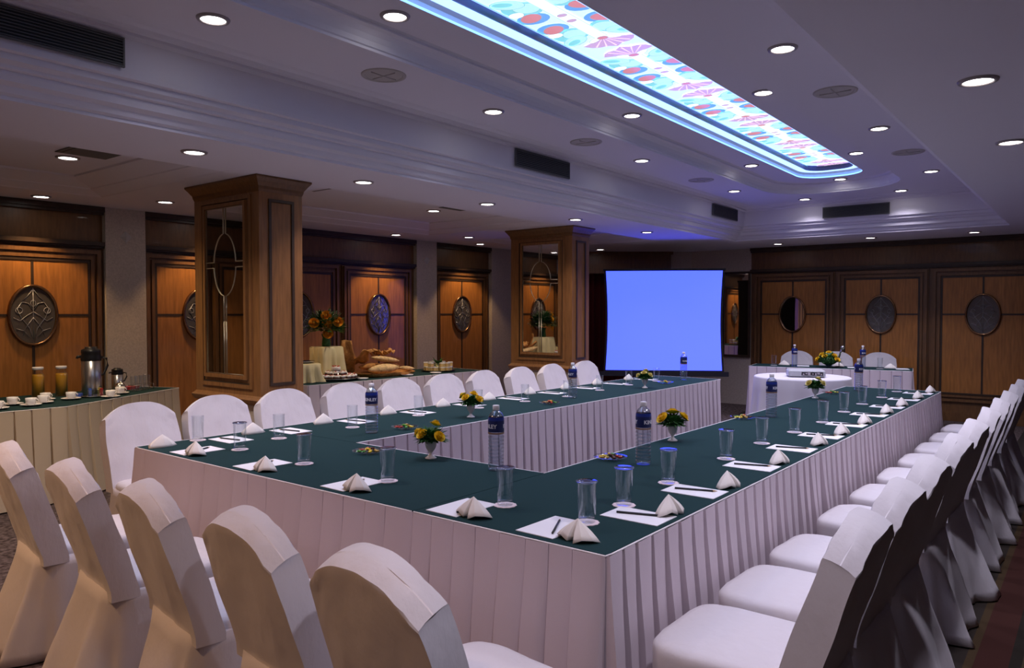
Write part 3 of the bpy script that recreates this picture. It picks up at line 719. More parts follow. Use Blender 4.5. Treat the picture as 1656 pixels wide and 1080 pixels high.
def make_pencil():
    t = empty('pencil'); t['category'] = 'pencil'
    MB().tube([(0, -.085, .004), (0, .07, .004)], .0042, 6).build('barrel', M_PENC, t)
    MB().tube([(0, .07, .004), (0, .088, .004)], [.0042, .0006], 6).build('tip', M_PTIP, t)
    return Repeat(t)
PEN = make_pencil()
def make_glass(lid):
    t = empty('drinking_glass'); t['category'] = 'glass'
    MB().lathe([(.0005, 0), (.028, 0), (.0305, .003), (.0315, .03), (.0345, .138), (.0348, .140), (.0335, .1405), (.0328, .138), (.0298, .03), (.028, .018), (.0005, .016)], 28).build('tumbler', M_GLASS, t)
    if lid: MB().lathe([(.0005, .1415), (.037, .1415), (.0385, .1425), (.0385, .1452), (.036, .1462), (.012, .1455), (.0005, .1455)], 28).build('lid', clear('clear_lid_plastic', (.70, .78, .98), .30, .45), t)
    return Repeat(t)
GL, GP = make_glass(True), make_glass(False)
def make_coaster():
    n = 48; b = MB(); r = lambda a: .044 + .0016 * math.cos(12 * a)
    b.prism([(r(2 * PI * i / n) * math.cos(2 * PI * i / n), r(2 * PI * i / n) * math.sin(2 * PI * i / n)) for i in range(n)], 0, .0022)
    o = b.build('coaster', M_COAST); o['category'] = 'coaster'; return Repeat(o)
COA = make_coaster()
ZF = .7502
def setting(nx_, ny_, nr, px_, py_, pr, penr, gx, gy, where, row, lid, paper=True):
    NAP.put((nx_, ny_, ZF + (.0035 if abs(nx_ - px_) < .12 and abs(ny_ - py_) < .15 else 0)), nr, 'folded cream napkin, %s' % where, 'napkins on the ' + row)
    if paper:
        PAP.put((px_, py_, ZF), pr, 'white note paper, %s' % where, 'note papers on the ' + row)
        PEN.put((px_ + .01 * math.cos(pr), py_ + .01 * math.sin(pr), ZF + .0025), penr, 'black pencil, %s' % where, 'pencils on the ' + row)
    if gx is not None:
        COA.put((gx, gy, ZF), 0, 'coaster under the glass, %s' % where, 'coasters on the ' + row)
        (GL if lid else GP).put((gx, gy, ZF + .0025), J.uniform(0, 3), 'clear %stumbler, %s' % ('lidded ' if lid else '', where), 'glasses on the ' + row)
# near row: sitter side is -Y
for i, (nx_, px_) in enumerate([(-3.70, -3.80), (-3.08, -3.20), (-2.43, -2.53), (-1.785, -1.90), (-1.335, -1.475)]):
    g = [(-3.652, 2.274), (-3.06, 2.253), (-2.456, 2.246), (-1.792, 2.241), (-1.417, 2.233)][i]
    setting(nx_, 2.05, 0.05, px_, 2.115, -.02, math.radians([20, 25, 20, 24, 26][i]), g[0], g[1], '%s place from the left on the near table' % ORD[i], 'near table', True)
# right arm: sitter side is +X
RN = [2.52, 3.07, 3.71, 4.37, 4.84, 5.40, 6.06, 6.60, 7.26, 7.86]
RP = [2.42, 2.90, 3.545, 4.14, 4.68, 5.25, 5.86, 6.44, 7.08, 7.70]
RG = [(-1.433, 2.523), (-1.47, 2.974), (-1.485, 3.647), (-1.503, 4.205), (-1.484, 4.722), (-1.468, 5.268), (-1.502, 5.924), (-1.515, 6.52), (-1.50, 7.14), (-1.50, 7.75)]
for i in range(10):
    setting(-1.245, RN[i] , PI / 2 + .1, -1.315, RP[i], PI / 2, math.radians(-72), RG[i][0], RG[i][1], '%s place from the near end of right arm' % ORD[i], 'right arm', True)
# left arm: sitter side is -X
LYs = (2.22, 2.73, 3.26, 3.84, 4.42, 4.99, 5.57, 6.15, 6.72, 7.38)
LGs = [(-4.11, 2.29), (-3.796, 2.618), (-3.792, 3.166), (-3.86, 3.83), (-3.80, 4.42), (-3.774, 4.985), (-3.70, 5.50), (-3.762, 6.15), (-3.80, 6.78), (-3.78, 7.35)]
for i in range(10):
    y = LYs[i]
    setting(-4.08 if i else -4.07, y - .10 if i else 2.06, -PI / 2, -3.98, y + .10 if i else 2.42, -PI / 2, math.radians(100), LGs[i][0], LGs[i][1], '%s place from the near end of left arm' % ORD[i], 'left arm', False)

# bottles
def make_bottle():
    t = empty('water_bottle'); t['category'] = 'bottle'
    prof = [(.0005, .004), (.02, .002), (.034, .0), (.037, .006)]
    z = .012
    while z < .165: prof += [(.0375, z), (.0375, z + .008), (.0352, z + .011), (.0352, z + .014)]; z += .0175
    prof += [(.033, .172), (.037, .180), (.0375, .184), (.0375, .235), (.036, .248), (.029, .266), (.018, .277), (.0135, .282), (.0135, .289), (.0005, .2895)]
    MB().lathe(prof, 28).build('bottle_body', M_WATER, t)
    MB().lathe([(.0155, .283), (.016, .284), (.016, .303), (.0145, .3055), (.0005, .3055)], 20).build('cap', M_CAP, t)
    MB().lathe([(.0381, .182), (.0383, .183), (.0383, .2335), (.0381, .2345)], 32).build('label', M_LABEL2, t)
    MB().lathe([(.0383, .2345), (.0375, .244), (.0365, .2502)], 32).build('label_band', M_LABEL, t)
    MB().lathe([(.0383, .172), (.0384, .173), (.0384, .1785), (.0382, .1795)], 28).build('lower_band', mat('bronze_band', (.25, .14, .09), .4), t)
    cu = bpy.data.curves.new('brand_text', 'FONT'); cu.body = 'KINLEY'; cu.size = .026; cu.extrude = .0004; cu.align_x = 'CENTER'; cu.resolution_u = 3; cu.offset = .0006
    to = bpy.data.objects.new('tmp', cu); COL.objects.link(to); dg = bpy.context.evaluated_depsgraph_get()
    me = bpy.data.meshes.new_from_object(to.evaluated_get(dg)); bpy.data.objects.remove(to)
    R = .0386; lb = t.children[-1]
    for c in t.children:
        if c.name.startswith('label') and 'band' not in c.name: lb = c
    for s in range(2):
        b = MB()
        vs = []
        for v in me.vertices:
            a = v.co.x / R + s * PI; rr = R + v.co.z
            vs.append((rr * math.sin(a), -rr * math.cos(a), .200 + v.co.y))
        b.add(vs, [tuple(p.vertices) for p in me.polygons])
        b.build('lettering', M_WTXT, lb, merge=False)
    return Repeat(t)
BO = make_bottle()
for i, (x, y, rz, l) in enumerate([(-2.233, 2.725, -20, 'water bottle with blue label at the inner edge of the near table'), (-1.755, 3.277, 95, 'nearest water bottle on the right arm, beside the candy dish'),
        (-3.523, 3.092, 35, 'water bottle on the near end of the left arm, letters facing the camera'), (-1.835, 5.32, 95, 'second nearest water bottle on the right arm, beyond the yellow flowers'),
        (-3.60, 5.44, -20, 'water bottle halfway along the left arm, before the farther pillar'), (-3.62, 7.68, 70, 'water bottle at the far end of the left arm, before the screen'), (-1.80, 7.60, 80, 'farthest water bottle on the right arm, before the head table')]):
    BO.put((x, y, ZF), math.radians(rz), l, 'water bottles')
for i, (u, v) in enumerate([(.58, .10), (1.42, .16)]):
    x, y = HT(u, v); BO.put((x, y, ZF), math.radians(60), ['water bottle on the left half of the head table', 'water bottle on the right half of the head table'][i], 'water bottles')

# flowers
def bloom_mesh(m, r=.022, layers=4, n=8):
    b = MB()
    for L in range(layers):
        f = 1 - L / layers * .62; up = .2 + L * .28
        for i in range(n):
            a = 2 * PI * (i + .5 * (L % 2)) / n; c, s = math.cos(a), math.sin(a); wd = r * .55 * f
            vs = []
            for t, h, ww in ((.12, 0, .4), (.6, .16 + up * .3, 1.), (1., .28 + up * .75, .75), (1.06 , .34 + up * .95, .2)):
                rr = r * t * f * (1 - .12 * L)
                for k in (-1, 0, 1): vs.append((c * rr - s * wd * ww * k, s * rr + c * wd * ww * k, r * h * (.8 if k else .65)))
            b.add(vs, [(j * 3 + k, j * 3 + k + 1, (j + 1) * 3 + k + 1, (j + 1) * 3 + k) for j in range(3) for k in (0, 1)], 0, True)
    b.sphere((0, 0, r * .45), r * .30, 6, 1)
    return b.mesh('bloom', [m, m if layers > 3 else M_CORE], merge=False)
def leaves(R, n, h0, seed, flat=.7, long_=.035, w_=.006):
    rnd = random.Random(seed); b = MB()
    for i in range(n):
        th = rnd.uniform(0, 2 * PI); el = rnd.uniform(-.25, 1.2); r0 = R * rnd.uniform(.15, .55)
        d = Vector((math.cos(th) * math.cos(el), math.sin(th) * math.cos(el), math.sin(el) * flat)); p0 = d * r0 + Vector((0, 0, h0)); L = rnd.uniform(.6, 1.2) * long_ * 1.3
        up = Vector((0, 0, 1)); sd = d.cross(up).normalized() if d.cross(up).length > .1 else Vector((1, 0, 0)); ww = w_ * rnd.uniform(.7, 1.4)
        p1 = p0 + d * L * .5 + up * .004; p2 = p0 + d * L + Vector((0, 0, -.006 * rnd.random()))
        b.add([p0, p1 - sd * ww, p2, p1 + sd * ww], [(0, 1, 2, 3)])
    return b
BLM = {'yellow': bloom_mesh(M_YEL, .029), 'pale': bloom_mesh(M_PYEL, .029), 'orange': bloom_mesh(M_ORA, .055, 3, 14), 'amber': bloom_mesh(M_YEL, .036, 3, 12)}
def vase(x, y, rz, label, blooms, kind='yellow', seed=1, s=1.):
    t = empty('flower_vase', (x, y, ZF), rz); tag(t, label, 'flower arrangement', 'small flower vases')
    MB().lathe([(.0005, .002), (.028, .0), (.029, .004), (.02, .011), (.009, .02), (.008, .03), (.014, .038), (.024, .052), (.029, .07), (.031, .088), (.029, .088), (.026, .07), (.0005, .06)], 24).build('goblet', M_CHINA, t)
    b = leaves(.085, 260, .10, seed, .75, .042, .0075); b.sphere((0, 0, .105), .034, 8, 0, (1.15, 1.15, .7)); b.build('foliage', M_LEAF, t)
    for i, (bx, by, bz, tx, ty, k) in enumerate(blooms):
        o = link('bloom', BLM[k], t, (bx, by, bz)); o.rotation_euler = (tx, ty, 0)
    return t
dcam = lambda x, y: math.atan2(-y, -x)            # direction from a spot towards the camera
def blset(kind, pts): return [(a, b_, c, -b_ * 14 , a * 14, kind) for a, b_, c in pts]
vase(-2.67, 2.735, .3, 'yellow roses in a white goblet at the inner edge of the near table', blset('yellow', [(-.058, -.01, .125), (-.02, -.05, .125), (.015, .02, .165), (.06, -.03, .115)]), seed=2)
vase(-3.50, 3.99, .6, 'yellow roses in a white goblet on the near half of the left arm', blset('yellow', [(-.03, -.04, .14), (-.055, .02, .145), (.02, -.01, .16), (.055, -.03, .13), (.06, .02, .12)]), seed=3)
vase(-1.94, 3.975, .5, 'yellow flowers in a white goblet on the near half of the right arm', blset('amber', [(-.055, -.03, .13), (.0, .02, .155), (.055, .0, .135)]), seed=4)
vase(-3.52, 6.60, .2, 'pale cream flowers in a white goblet on the far half of the left arm', blset('pale', [(-.05, -.03, .12), (.0, -.03, .145), (.0, .03, .16), (.05, -.01, .125)]), seed=5)
vase(-1.94, 6.72, .2, 'pale yellow flowers in a white goblet on the far half of the right arm', blset('pale', [(-.045, -.045, .13), (.02, .01, .16), (.055, -.02, .13)]), seed=6)
def vase_head():
    x, y = HT(1.0, .22); t = empty('flower_bowl', (x, y, ZF)); tag(t, 'low bowl of orange yellow flowers in the middle of the head table', 'flower arrangement')
    MB().lathe([(.0005, 0), (.035, 0), (.02, .015), (.05, .04), (.06, .06), (.055, .06), (.0005, .03)], 24).build('bowl', M_SILV, t)
    b = leaves(.20, 420, .09, 11, .75, .06, .010); b.sphere((0, 0, .10), .085, 8, 0, (1.3, 1.3, .8)); b.build('foliage', M_LEAF, t)
    for bx, by, bz in [(-.03, -.07, .15), (-.08, -.02, .17), (.0, 0, .195), (.08, -.03, .16), (.12, -.05, .11), (-.125, -.05, .11)]:
        o = link('bloom', BLM['amber'], t, (bx, by, bz)); o.rotation_euler = (-by * 6 + .3, bx * 6, 0)
vase_head()

# candy dishes
def make_dish():
    o = MB().lathe([(.0005, .004), (.03, .003), (.034, 0), (.038, .004), (.07, .014), (.085, .018), (.085, .0205), (.068, .0175), (.036, .008), (.0005, .007)], 32).build('glass_dish', M_GLASS); o['category'] = 'dish'; return Repeat(o)
DI = make_dish()
CAND = []
for k in range(5):
    b = MB(); b.sphere((0, 0, 0), .0095, 6, 0, (1.3, .85, .7))
    for s in (-1, 1): b.loft([[(s * .011, .002, -.003), (s * .011, -.002, .003)], [(s * .019, .006, -.005), (s * .019, -.006, .005)]], closed=False)
    o = b.build('wrapped_candy', M_CANDY[k]); o['category'] = 'candy'; CAND.append(Repeat(o))
DL_ = [(-3.01, 2.62, 'on the near table'), (-3.47, 3.32, 'near the first left bottle'), (-3.49, 4.94, 'on the left arm centre'), (-1.93, 3.26, 'beside the nearest right bottle'), (-1.95, 5.08, 'midway on the right arm'), (-3.57, 7.14, 'at the far end of the left arm'), (-1.92, 7.15, 'at the far end of the right arm')]
cn = ['yellow', 'green', 'red', 'brown', 'gold']
for i, (x, y, wh) in enumerate(DL_):
    DI.put((x, y, ZF), 0, 'clear glass candy dish ' + wh, 'candy dishes')
    for k in range(12):
        a = k * 2.4; r = .012 + .040 * math.sqrt((k % 9) / 9); z = .018 + (.011 if k >= 9 else 0)
        if k >= 9: r = .012
        CAND[(k * 3 + i) % 5].put((x + r * math.cos(a), y + r * math.sin(a), ZF + z), a * 1.7, '%s wrapped sweet in the glass dish %s' % (cn[(k * 3 + i) % 5], wh), 'sweets in the dish ' + wh)

# head table things
for i, (u, v, wh) in enumerate([(.28, .3, 'left'), (1.62, .3, 'right')]):
    x, y = HT(u, v); COA.put((x, y, ZF), 0, 'coaster on the %s of the head table' % wh, 'head table coasters'); GP.put((x, y, ZF + .0025), 0, 'clear tumbler on the %s of the head table' % wh, 'head table glasses')
for i, (u, v, wh) in enumerate([(.40, .42, 'left'), (1.10, .45, 'middle'), (1.74, .40, 'right')]):
    x, y = HT(u, v); NAP.put((x, y, ZF), PI + .2, 'folded napkin at the %s seat of the head table' % wh, 'head table napkins')
for i, (u, v, wh) in enumerate([(.66, .36, 'left'), (1.30, .36, 'middle'), (1.88, .36, 'right')]):
    x, y = HT(u, v); PAP.put((x, y, ZF), .3, 'note paper at the %s seat of the head table' % wh, 'head table papers')
mx_, my_ = HT(1.12, .34); mc = empty('microphone', (mx_, my_, ZF)); tag(mc, 'silver microphone on a small black stand, behind the head table flowers', 'microphone')
MB().lathe([(.06, 0), (.06, .008), (.01, .016), (.0005, .016)], 20).build('stand_base', M_BLACK, mc)
MB().tube([(0, 0, .01), (0, 0, .12), (.015, -.02, .16)], .006, 8).build('stand_rod', M_BLACK, mc)
MB().tube([(-.01, .02, .13), (.05, -.06, .25)], [.010, .014], 10).build('handle', M_SILV, mc)
MB().sphere((.062, -.075, .272), .026, 8).build('mesh_head', M_STEEL, mc)

# ------------------------------------------------------------------ drinks table
def make_cup():
    t = empty('teacup'); t['category'] = 'cup'
    MB().lathe([(.0005, .004), (.022, .002), (.024, 0), (.026, .006), (.036, .02), (.040, .058), (.0385, .058), (.034, .022), (.0005, .012)], 26).build('bowl', M_CHINA, t)
    MB().tube([(.036, 0, .048), (.052, 0, .05), (.060, 0, .036), (.052, 0, .02), (.034, 0, .018)], .0045, 7).build('handle', M_CHINA, t)
    return Repeat(t)
CUP = make_cup()
so = MB().lathe([(.0005, .003), (.03, .002), (.035, 0), (.04, .004), (.065, .011), (.076, .015), (.075, .017), (.062, .014), (.036, .007), (.0005, .006)], 30).build('saucer', M_CHINA); so['category'] = 'saucer'; SAU = Repeat(so)
cups = [(-6.62, 2.08, 'at the left edge of the photo'), (-6.84, 2.25, 'behind the leftmost cup'), (-6.66, 2.32, 'in front of the first juice carafe, near the table edge'), (-6.78, 2.45, 'right behind the edge cup'), (-6.98, 2.54, 'below the first juice carafe'), (-6.88, 2.70, 'below the second juice carafe'), (-6.78, 2.98, 'in front of the small flask'), (-7.0, 3.16, 'right of the small flask')]
for x, y, wh in cups:
    SAU.put((x, y, ZF), 0, 'white saucer under the cup ' + wh, 'saucers on the drinks table'); CUP.put((x, y, ZF + .007), math.radians(35), 'white coffee cup ' + wh, 'cups on the drinks table')
def carafe():
    t = empty('juice_carafe'); t['category'] = 'carafe'
    MB().lathe([(.0005, .003), (.045, 0), (.05, .006), (.05, .185), (.044, .205), (.038, .215), (.038, .245), (.036, .245), (.036, .215), (.042, .203), (.047, .183), (.047, .008), (.0005, .006)], 26).build('glass_body', M_GLASS, t)
    MB().lathe([(.0005, .008), (.0465, .009), (.0465, .185), (.042, .202), (.0005, .203)], 26).build('juice', M_JUICE, t)
    MB().lathe([(.037, .24), (.044, .245), (.044, .262), (.040, .266), (.0005, .266)], 26).build('lid', M_CHINA, t)
    return Repeat(t)
CA = carafe()
CA.put((-7.30, 2.60, ZF), 0, 'left glass carafe of orange juice with white lid', 'juice carafes'); CA.put((-7.28, 2.78, ZF), 0, 'right glass carafe of orange juice with white lid', 'juice carafes')
def flask(x, y, r, h, label):
    t = empty('vacuum_flask', (x, y, ZF), math.radians(-20)); tag(t, label, 'flask')
    MB().lathe([(.0005, 0), (r * .95, 0), (r, .008), (r, h * .72), (r * .9, h * .73)], 30).build('steel_body', M_STEEL, t)
    MB().lathe([(r * 1.02, h * .71), (r * 1.04, h * .73), (r * 1.03, h * .80), (r * .95, h * .86), (r * 1.0, h * .88), (r * .97, h * .94), (r * .6, h * .97), (r * .62, h), (.0005, h)], 30).build('black_top', M_BLACK, t)
    MB().tube([(0, r * 1.0, h * .78), (0, r * 1.5, h * .76), (0, r * 1.6, h * .60), (0, r * 1.2, h * .42), (0, r * .98, h * .40)], r * .12, 8).build('handle', M_BLACK, t)
    MB().tube([(0, -r * .9, h * .80), (0, -r * 1.3, h * .80), (0, -r * 1.35, h * .76)], r * .16, 8).build('spout', M_BLACK, t)
flask(-7.20, 3.00, .082, .43, 'tall steel vacuum flask with black top on the drinks table'); flask(-7.36, 3.30, .05, .215, 'small steel flask with black lid beside the beige pilaster')
sg = empty('sugar_bowl', (-7.13, 3.22, ZF)); tag(sg, 'silver domed sugar bowl among the coffee cups', 'bowl')
MB().lathe([(.0005, 0), (.025, 0), (.02, .01), (.04, .03), (.045, .055), (.046, .06)], 22).build('bowl', M_SILV, sg); MB().lathe([(.046, .06), (.036, .082), (.012, .096), (.005, .10), (.008, .112), (.0005, .116)], 22).build('lid', M_SILV, sg)
tr = empty('condiment_tray', (-6.95, 2.93, ZF)); tag(tr, 'oval silver tray below the tall steel flask', 'tray')
MB().lathe([(.0005, .002), (.10, .002), (.125, .012), (.122, .014), (.098, .005), (.0005, .005)], 30).xf(Matrix.Scale(.8, 4, (1, 0, 0))).build('tray_plate', M_SILV, tr)
for i, (dx, dy, c) in enumerate([(-.02, -.03, 0), (.03, .04, 1), (-.04, .05, 2)]):
    t = empty('condiment_jar', (-6.95 + dx * .9 - .09, 2.93 + dy * 1.1 + .03, ZF + (.0 if 0 else .0))); tag(t, 'small glass jar of %s sachets beside the silver tray' % ['blue', 'red', 'yellow'][i], 'jar', 'condiment jars')
    MB().lathe([(.0005, 0), (.022, 0), (.024, .05), (.022, .05), (.020, .006), (.0005, .006)], 18).build('jar_glass', M_GLASS, t)
    b = MB()
    for k in range(4): b.box(-.012 + k * .006, -.008 + k * .006, -.010, .010, .008, .062 + .005 * (k % 2))
    b.build('sachets', [mat('sachet_blue', (.08, .18, .7), .5), mat('sachet_red', (.5, .03, .03), .5), mat('sachet_yellow', (.6, .45, .1), .5)][i], t)
gs = empty('glass_caddy', (-7.22, 3.45, ZF), math.radians(-60)); tag(gs, 'chrome wire caddy at the right end of the drinks table', 'caddy')
b = MB()
for z in (.012, .055): b.tube(rrect(-.13, .13, -.05, .05, .02, z, 3), .002, 5, closed=True)
for x in (-.13, -.04, .04, .13):
    for y in (-.05, .05): b.tube([(x, y, .0), (x, y, .055)], .002, 5)
b.build('wire_frame', M_SILV, gs)
for i in range(4):
    a = math.radians(-60); lx = -.095 + .063 * i; GP.put((-7.22 + lx * math.cos(a), 3.45 + lx * math.sin(a), ZF), 0, 'clear tumbler %s in the wire caddy on the drinks table' % ORD[i], 'glasses in the wire caddy')
o = MB().box(-.05, .05, -.07, .07, 0, .028).build('napkin_box', mat('red_box', (.45, .03, .04), .5), None); o.location = (-7.38, 3.42, ZF); o.rotation_euler = (0, 0, .5); tag(o, 'flat red box behind the cups by the beige pilaster', 'box')
o = MB().box(-.045, .045, -.03, .03, 0, .03).build('sachet_box', mat('blue_box', (.08, .15, .65), .5), None); o.location = (-7.08, 2.82, ZF); o.rotation_euler = (0, 0, .9); tag(o, 'small blue packet at the foot of the tall flask', 'packet')

# ------------------------------------------------------------------ food buffet
def draped(name, x0, x1, y0, y1, h, label, seed):
    cx, cy = (x0 + x1) / 2, (y0 + y1) / 2; t = empty(name, (cx, cy, ZF)); tag(t, label, 'riser', 'draped risers')
    hx, hy = (x1 - x0) / 2, (y1 - y0) / 2; n = 64; L = []
    for k, z, am in [(.02, h, 0), (.9, h, 0), (1, h - .01, 0), (1.04, h * .6, .012), (1.1, h * .25, .022), (1.2, .004, .03)]:
        l = []
        for i in range(n):
            a = 2 * PI * i / n; c, s = math.cos(a), math.sin(a); q = 1 / max(abs(c), abs(s)) * .96
            q = min(q, 1.25); m = am * (math.sin(9 * a + seed) + .6 * math.sin(15 * a))
            l.append(((hx * k * q + m) * c, (hy * k * q + m) * s, max(.003, z)))
        L.append(l)
    MB().loft(L, smooth=True, cap0=True).build('satin_drape', M_DRAPE, t)
    MB().box(-hx * .78, hx * .78, -hy * .78, hy * .78, 0, h - .012).build('box', M_DARK, t)
draped('draped_riser', -6.99, -6.73, 5.20, 5.52, .36, 'taller satin draped riser under the orange flowers', 1)
draped('draped_riser', -6.92, -6.55, 4.80, 5.08, .20, 'lower satin draped riser next to the near pillar', 3)
ZR = ZF + .361
bv = empty('flower_vase', (-6.86, 5.36, ZR)); tag(bv, 'orange and yellow flower arrangement on the draped riser of the buffet', 'flower arrangement')
MB().lathe([(.0005, 0), (.045, 0), (.05, .02), (.04, .10), (.055, .14), (.05, .14), (.0005, .1)], 20).build('vase', M_LEAF, bv)
leaves(.28, 520, .20, 21, .95, .09, .014).build('foliage', M_LEAF, bv); 
b = leaves(.42, 200, .22, 22, .8, .045, .016); b.build('pale_blossoms', M_LEAF2, bv)
cd = Vector((6.86, -5.36, .2)).normalized(); side = Vector((-cd.y, cd.x, 0)).normalized()
for u, z, k in [(0, .34, 'orange'), (-.13, .26, 'orange'), (.13, .27, 'orange'), (0.01, .25, 'orange'), (.02, .14, 'orange')]:
    p = cd * .12 + side * u; o = link('bloom', BLM[k], bv, (p.x, p.y, z)); o.rotation_euler = (0, math.radians(70), math.atan2(cd.y, cd.x))
def plate(x, y, z, r, label, m=M_SILV, name='serving_platter', grp='buffet platters', s=1.):
    o = MB().lathe([(.0005, .003), (r * .7, .003), (r * .74, 0), (r * .8, .004), (r, .016), (r * .99, .019), (r * .76, .009), (.0005, .008)], 40).build(name, m); o.location = (x, y, z)
    tag(o, label, 'platter' if 'platter' in name else 'plate', grp); return o
o = MB().lathe([(.0005, .10), (.06, .10), (.062, .097), (.064, .058), (.125, .055), (.128, .052), (.13, .022), (.19, .018), (.235, .020), (.255, .030), (.257, .026), (.20, .0), (.0005, .0)], 44).build('serving_platter', M_STEEL); o.location = (-6.62, 5.30, ZF); tag(o, 'tiered round platter of small white iced cakes on the buffet', 'platter', 'buffet platters')
plate(-6.60, 6.90, ZF, .215, 'round dark platter of canapes at the far end of the buffet', M_BLACK)
plate(-6.74, 4.94, ZF + .202, .14, 'silver dish on the lower draped riser')
for i, (x, y, wh) in enumerate([(-6.42, 5.50, 'before the iced cakes'), (-6.38, 6.15, 'before the breads'), (-6.34, 6.58, 'between breads and canapes')]):
    plate(x, y, ZF, .07, 'small white serving plate at the buffet edge, ' + wh, M_CHINA, 'side_plate', 'small white plates')
def make_cake(i):
    t = empty('iced_cake'); t['category'] = 'cake'
    b = MB(); b.loft([rrect(-.022, .022, -.022, .022, .006, z, 2) for z in (0, .022)], cap0=True, cap1=True); b.build('sponge', M_CHOC, t)
    b = MB(); b.loft([rrect(-.024 + d, .024 - d, -.024 + d, .024 - d, .007, z, 2) for d, z in ((0, .022), (0, .036), (.006, .042))], cap0=True, cap1=True, smooth=True); b.build('icing', M_CAKE, t)
    MB().sphere((0, 0, .046), .006, 5).build('cherry', M_CHERRY, t); return Repeat(t)
CK = make_cake(0); k = 0
for ring_, nn, zr_, rn in ((.205, 20, .020, 'outer'), (.155, 14, .020, 'second'), (.095, 9, .055, 'inner')):
    for i in range(nn):
        a = 2 * PI * i / nn; k += 1
        CK.put((-6.62 + ring_ * math.cos(a), 5.30 + ring_ * math.sin(a), ZF + zr_), a, 'small white iced cake with cherry, %s ring of cake platter' % rn, 'iced cakes in the %s ring' % rn)
cb = empty('layer_cake', (-6.62, 5.30, ZF + .100)); tag(cb, 'small round white cake at the centre of the cake platter', 'cake')
MB().lathe([(.0005, 0), (.05, 0), (.052, .035), (.048, .045), (.0005, .048)], 24).build('cake', M_CAKE, cb)
for i in range(5): MB().sphere((.035 * math.cos(i * 1.26), .035 * math.sin(i * 1.26), .052), .008, 5).build('cherry', M_CHERRY, cb)
# bread board and loaves
bb = MB(); bb.loft([[(x * s_, y * s_, z) for x, y, _ in rrect(-.21, .21, -.36, .36, .12, 0, 6)] for s_, z in ((.85, 0), (.95, .02), (1., .045), (.97, .045), (.9, .02), (.3, .012))], cap0=True, cap1=True)
o = bb.build('bread_tray', M_BREAD); o.location = (-6.63, 6.02, ZF); o.rotation_euler = (0, 0, -.05); tag(o, 'long shallow wicker tray heaped with breads', 'tray')
def loaf(x, y, z, L, r, rz, tilt, label, bend=.0, flat=.8, seed=1):
    rnd = random.Random(seed); b = MB(); n = 14; m = 14; lp = []
    for j in range(n + 1):
        t = j / n; s = math.sin(PI * min(.97, max(.03, t))) ** .5; cx = (t - .5) * L; cz = bend * math.sin(PI * t)
        lp.append([(cx, r * s * math.cos(2 * PI * i / m) * (1 + .08 * math.sin(t * 30)), cz + r * flat * s * math.sin(2 * PI * i / m) * (1 + .06 * math.sin(t * 34 + i))) for i in range(m)])
    b.loft(lp, smooth=True, cap0=True, cap1=True); o = b.build('bread_loaf', M_CRUST if 'pale' in label or 'small' in label or 'large' in label else M_BREAD); o.location = (x, y, z); o.rotation_euler = (0, tilt, rz); tag(o, label, 'bread', 'breads on the buffet'); return o
loaf(-6.54, 5.93, ZF + .090, .42, .07, 1.5, -.03, 'large crusty loaf at the front of the bread tray')
loaf(-6.68, 6.14, ZF + .10, .36, .062, 1.75, .05, 'long loaf along the right side of the bread tray')
loaf(-6.80, 5.98, ZF + .10, .34, .055, 1.4, 0, 'brown loaf at the back of the bread tray')
loaf(-6.64, 6.05, ZF + .19, .44, .055, 1.62, .14, 'pale loaf lying on top of the bread heap', flat=.6)
loaf(-6.58, 6.33, ZF + .07, .20, .035, 1.2, .1, 'small bread roll at the far tip of the tray')
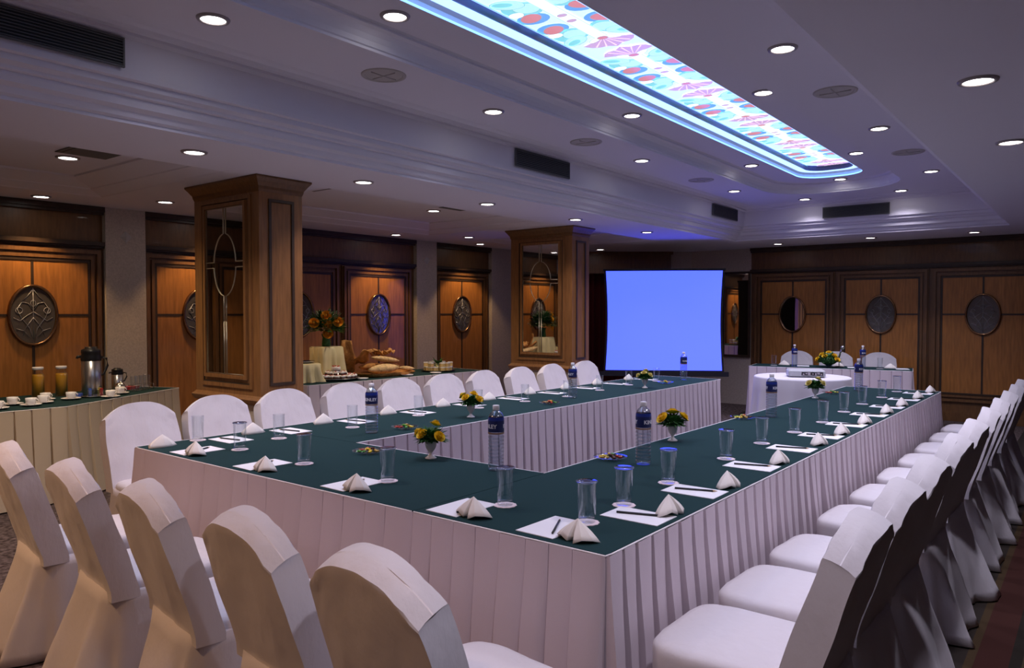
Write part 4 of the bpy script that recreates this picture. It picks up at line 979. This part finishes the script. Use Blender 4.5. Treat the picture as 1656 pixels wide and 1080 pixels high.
def flatbread(x, y, z, L, W_, rx, ry, rz, label, seed, m=M_BREAD):
    rnd = random.Random(seed); b = MB(); n = 10; lp = []
    for j in range(n + 1):
        t = j / n; w_ = W_ * (.35 + .65 * math.sin(PI * min(.9, t + .1))) / 2
        row = []
        for i in range(7):
            u = -1 + i / 3; row.append(((t - .5) * L, u * w_ * (1 + .1 * math.sin(t * 17 + i)), .02 * math.sin(t * 6 + seed) + .012 * math.sin(u * 3 + t * 9)))
        lp.append(row)
    b.loft(lp, closed=False, smooth=True); o = b.build('crisp_bread', m); md = o.modifiers.new('thickness', 'SOLIDIFY'); md.thickness = .007
    o.location = (x, y, z); o.rotation_euler = (rx, ry, rz); tag(o, label, 'bread', 'crisp breads on the buffet'); return o
flatbread(-6.90, 5.68, ZF + .21, .44, .22, .0, -1.2, -.69, 'tall crisp flatbread standing upright beside the orange flowers', 1)
flatbread(-6.80, 5.82, ZF + .20, .32, .18, .0, -.55, -.3, 'crisp flatbread leaning on the tall upright one', 2)
for i in range(6): flatbread(-6.78 + .02 * i, 5.90 + .055 * i, ZF + .262 + .008 * (i % 3), .16, .08, .35 * (i % 2), .15, 1.2 + .25 * i, 'golden toast slice %s from the left on top of the bread heap' % ORD[i], 5 + i)
can = empty('canape'); can['category'] = 'canape'; CS = 1.35
b = MB(); b.loft([rrect(-.027, .027, -.027, .027, .004, z, 2) for z in (0, .04)], cap0=True, cap1=True); b.build('sponge', M_SPONGE, can)
b = MB(); b.loft([rrect(-.028, .028, -.028, .028, .005, z, 2) for z in (.04, .052)], cap0=True, cap1=True); b.build('topping', M_CAKE, can)
CN = Repeat(can)
for i in range(13):
    a = 2 * PI * i / 13; CN.put((-6.60 + .155 * math.cos(a), 6.90 + .155 * math.sin(a), ZF + .012), a, 'small square canape in the outer ring of the far buffet platter', 'outer canapes')
for i in range(7):
    a = 2 * PI * i * 2 / 13; CN.put((-6.60 + .155 * math.cos(a), 6.90 + .155 * math.sin(a), ZF + .0645), a, 'small square canape stacked on the outer ring of the far buffet platter', 'stacked canapes')
t = empty('garnish', (-6.60, 6.90, ZF + .009)); tag(t, 'carved green and yellow vegetable garnish at the centre of the canape platter', 'garnish')
MB().lathe([(.0005, 0), (.035, 0), (.04, .05), (.03, .09), (.0005, .1)], 14).build('yellow_core', mat('pale_squash', (.60, .55, .22), .5), t)
b = leaves(.09, 26, .06, 31, 1.1, .06, .022); b.build('green_leaves', M_LEAF, t)
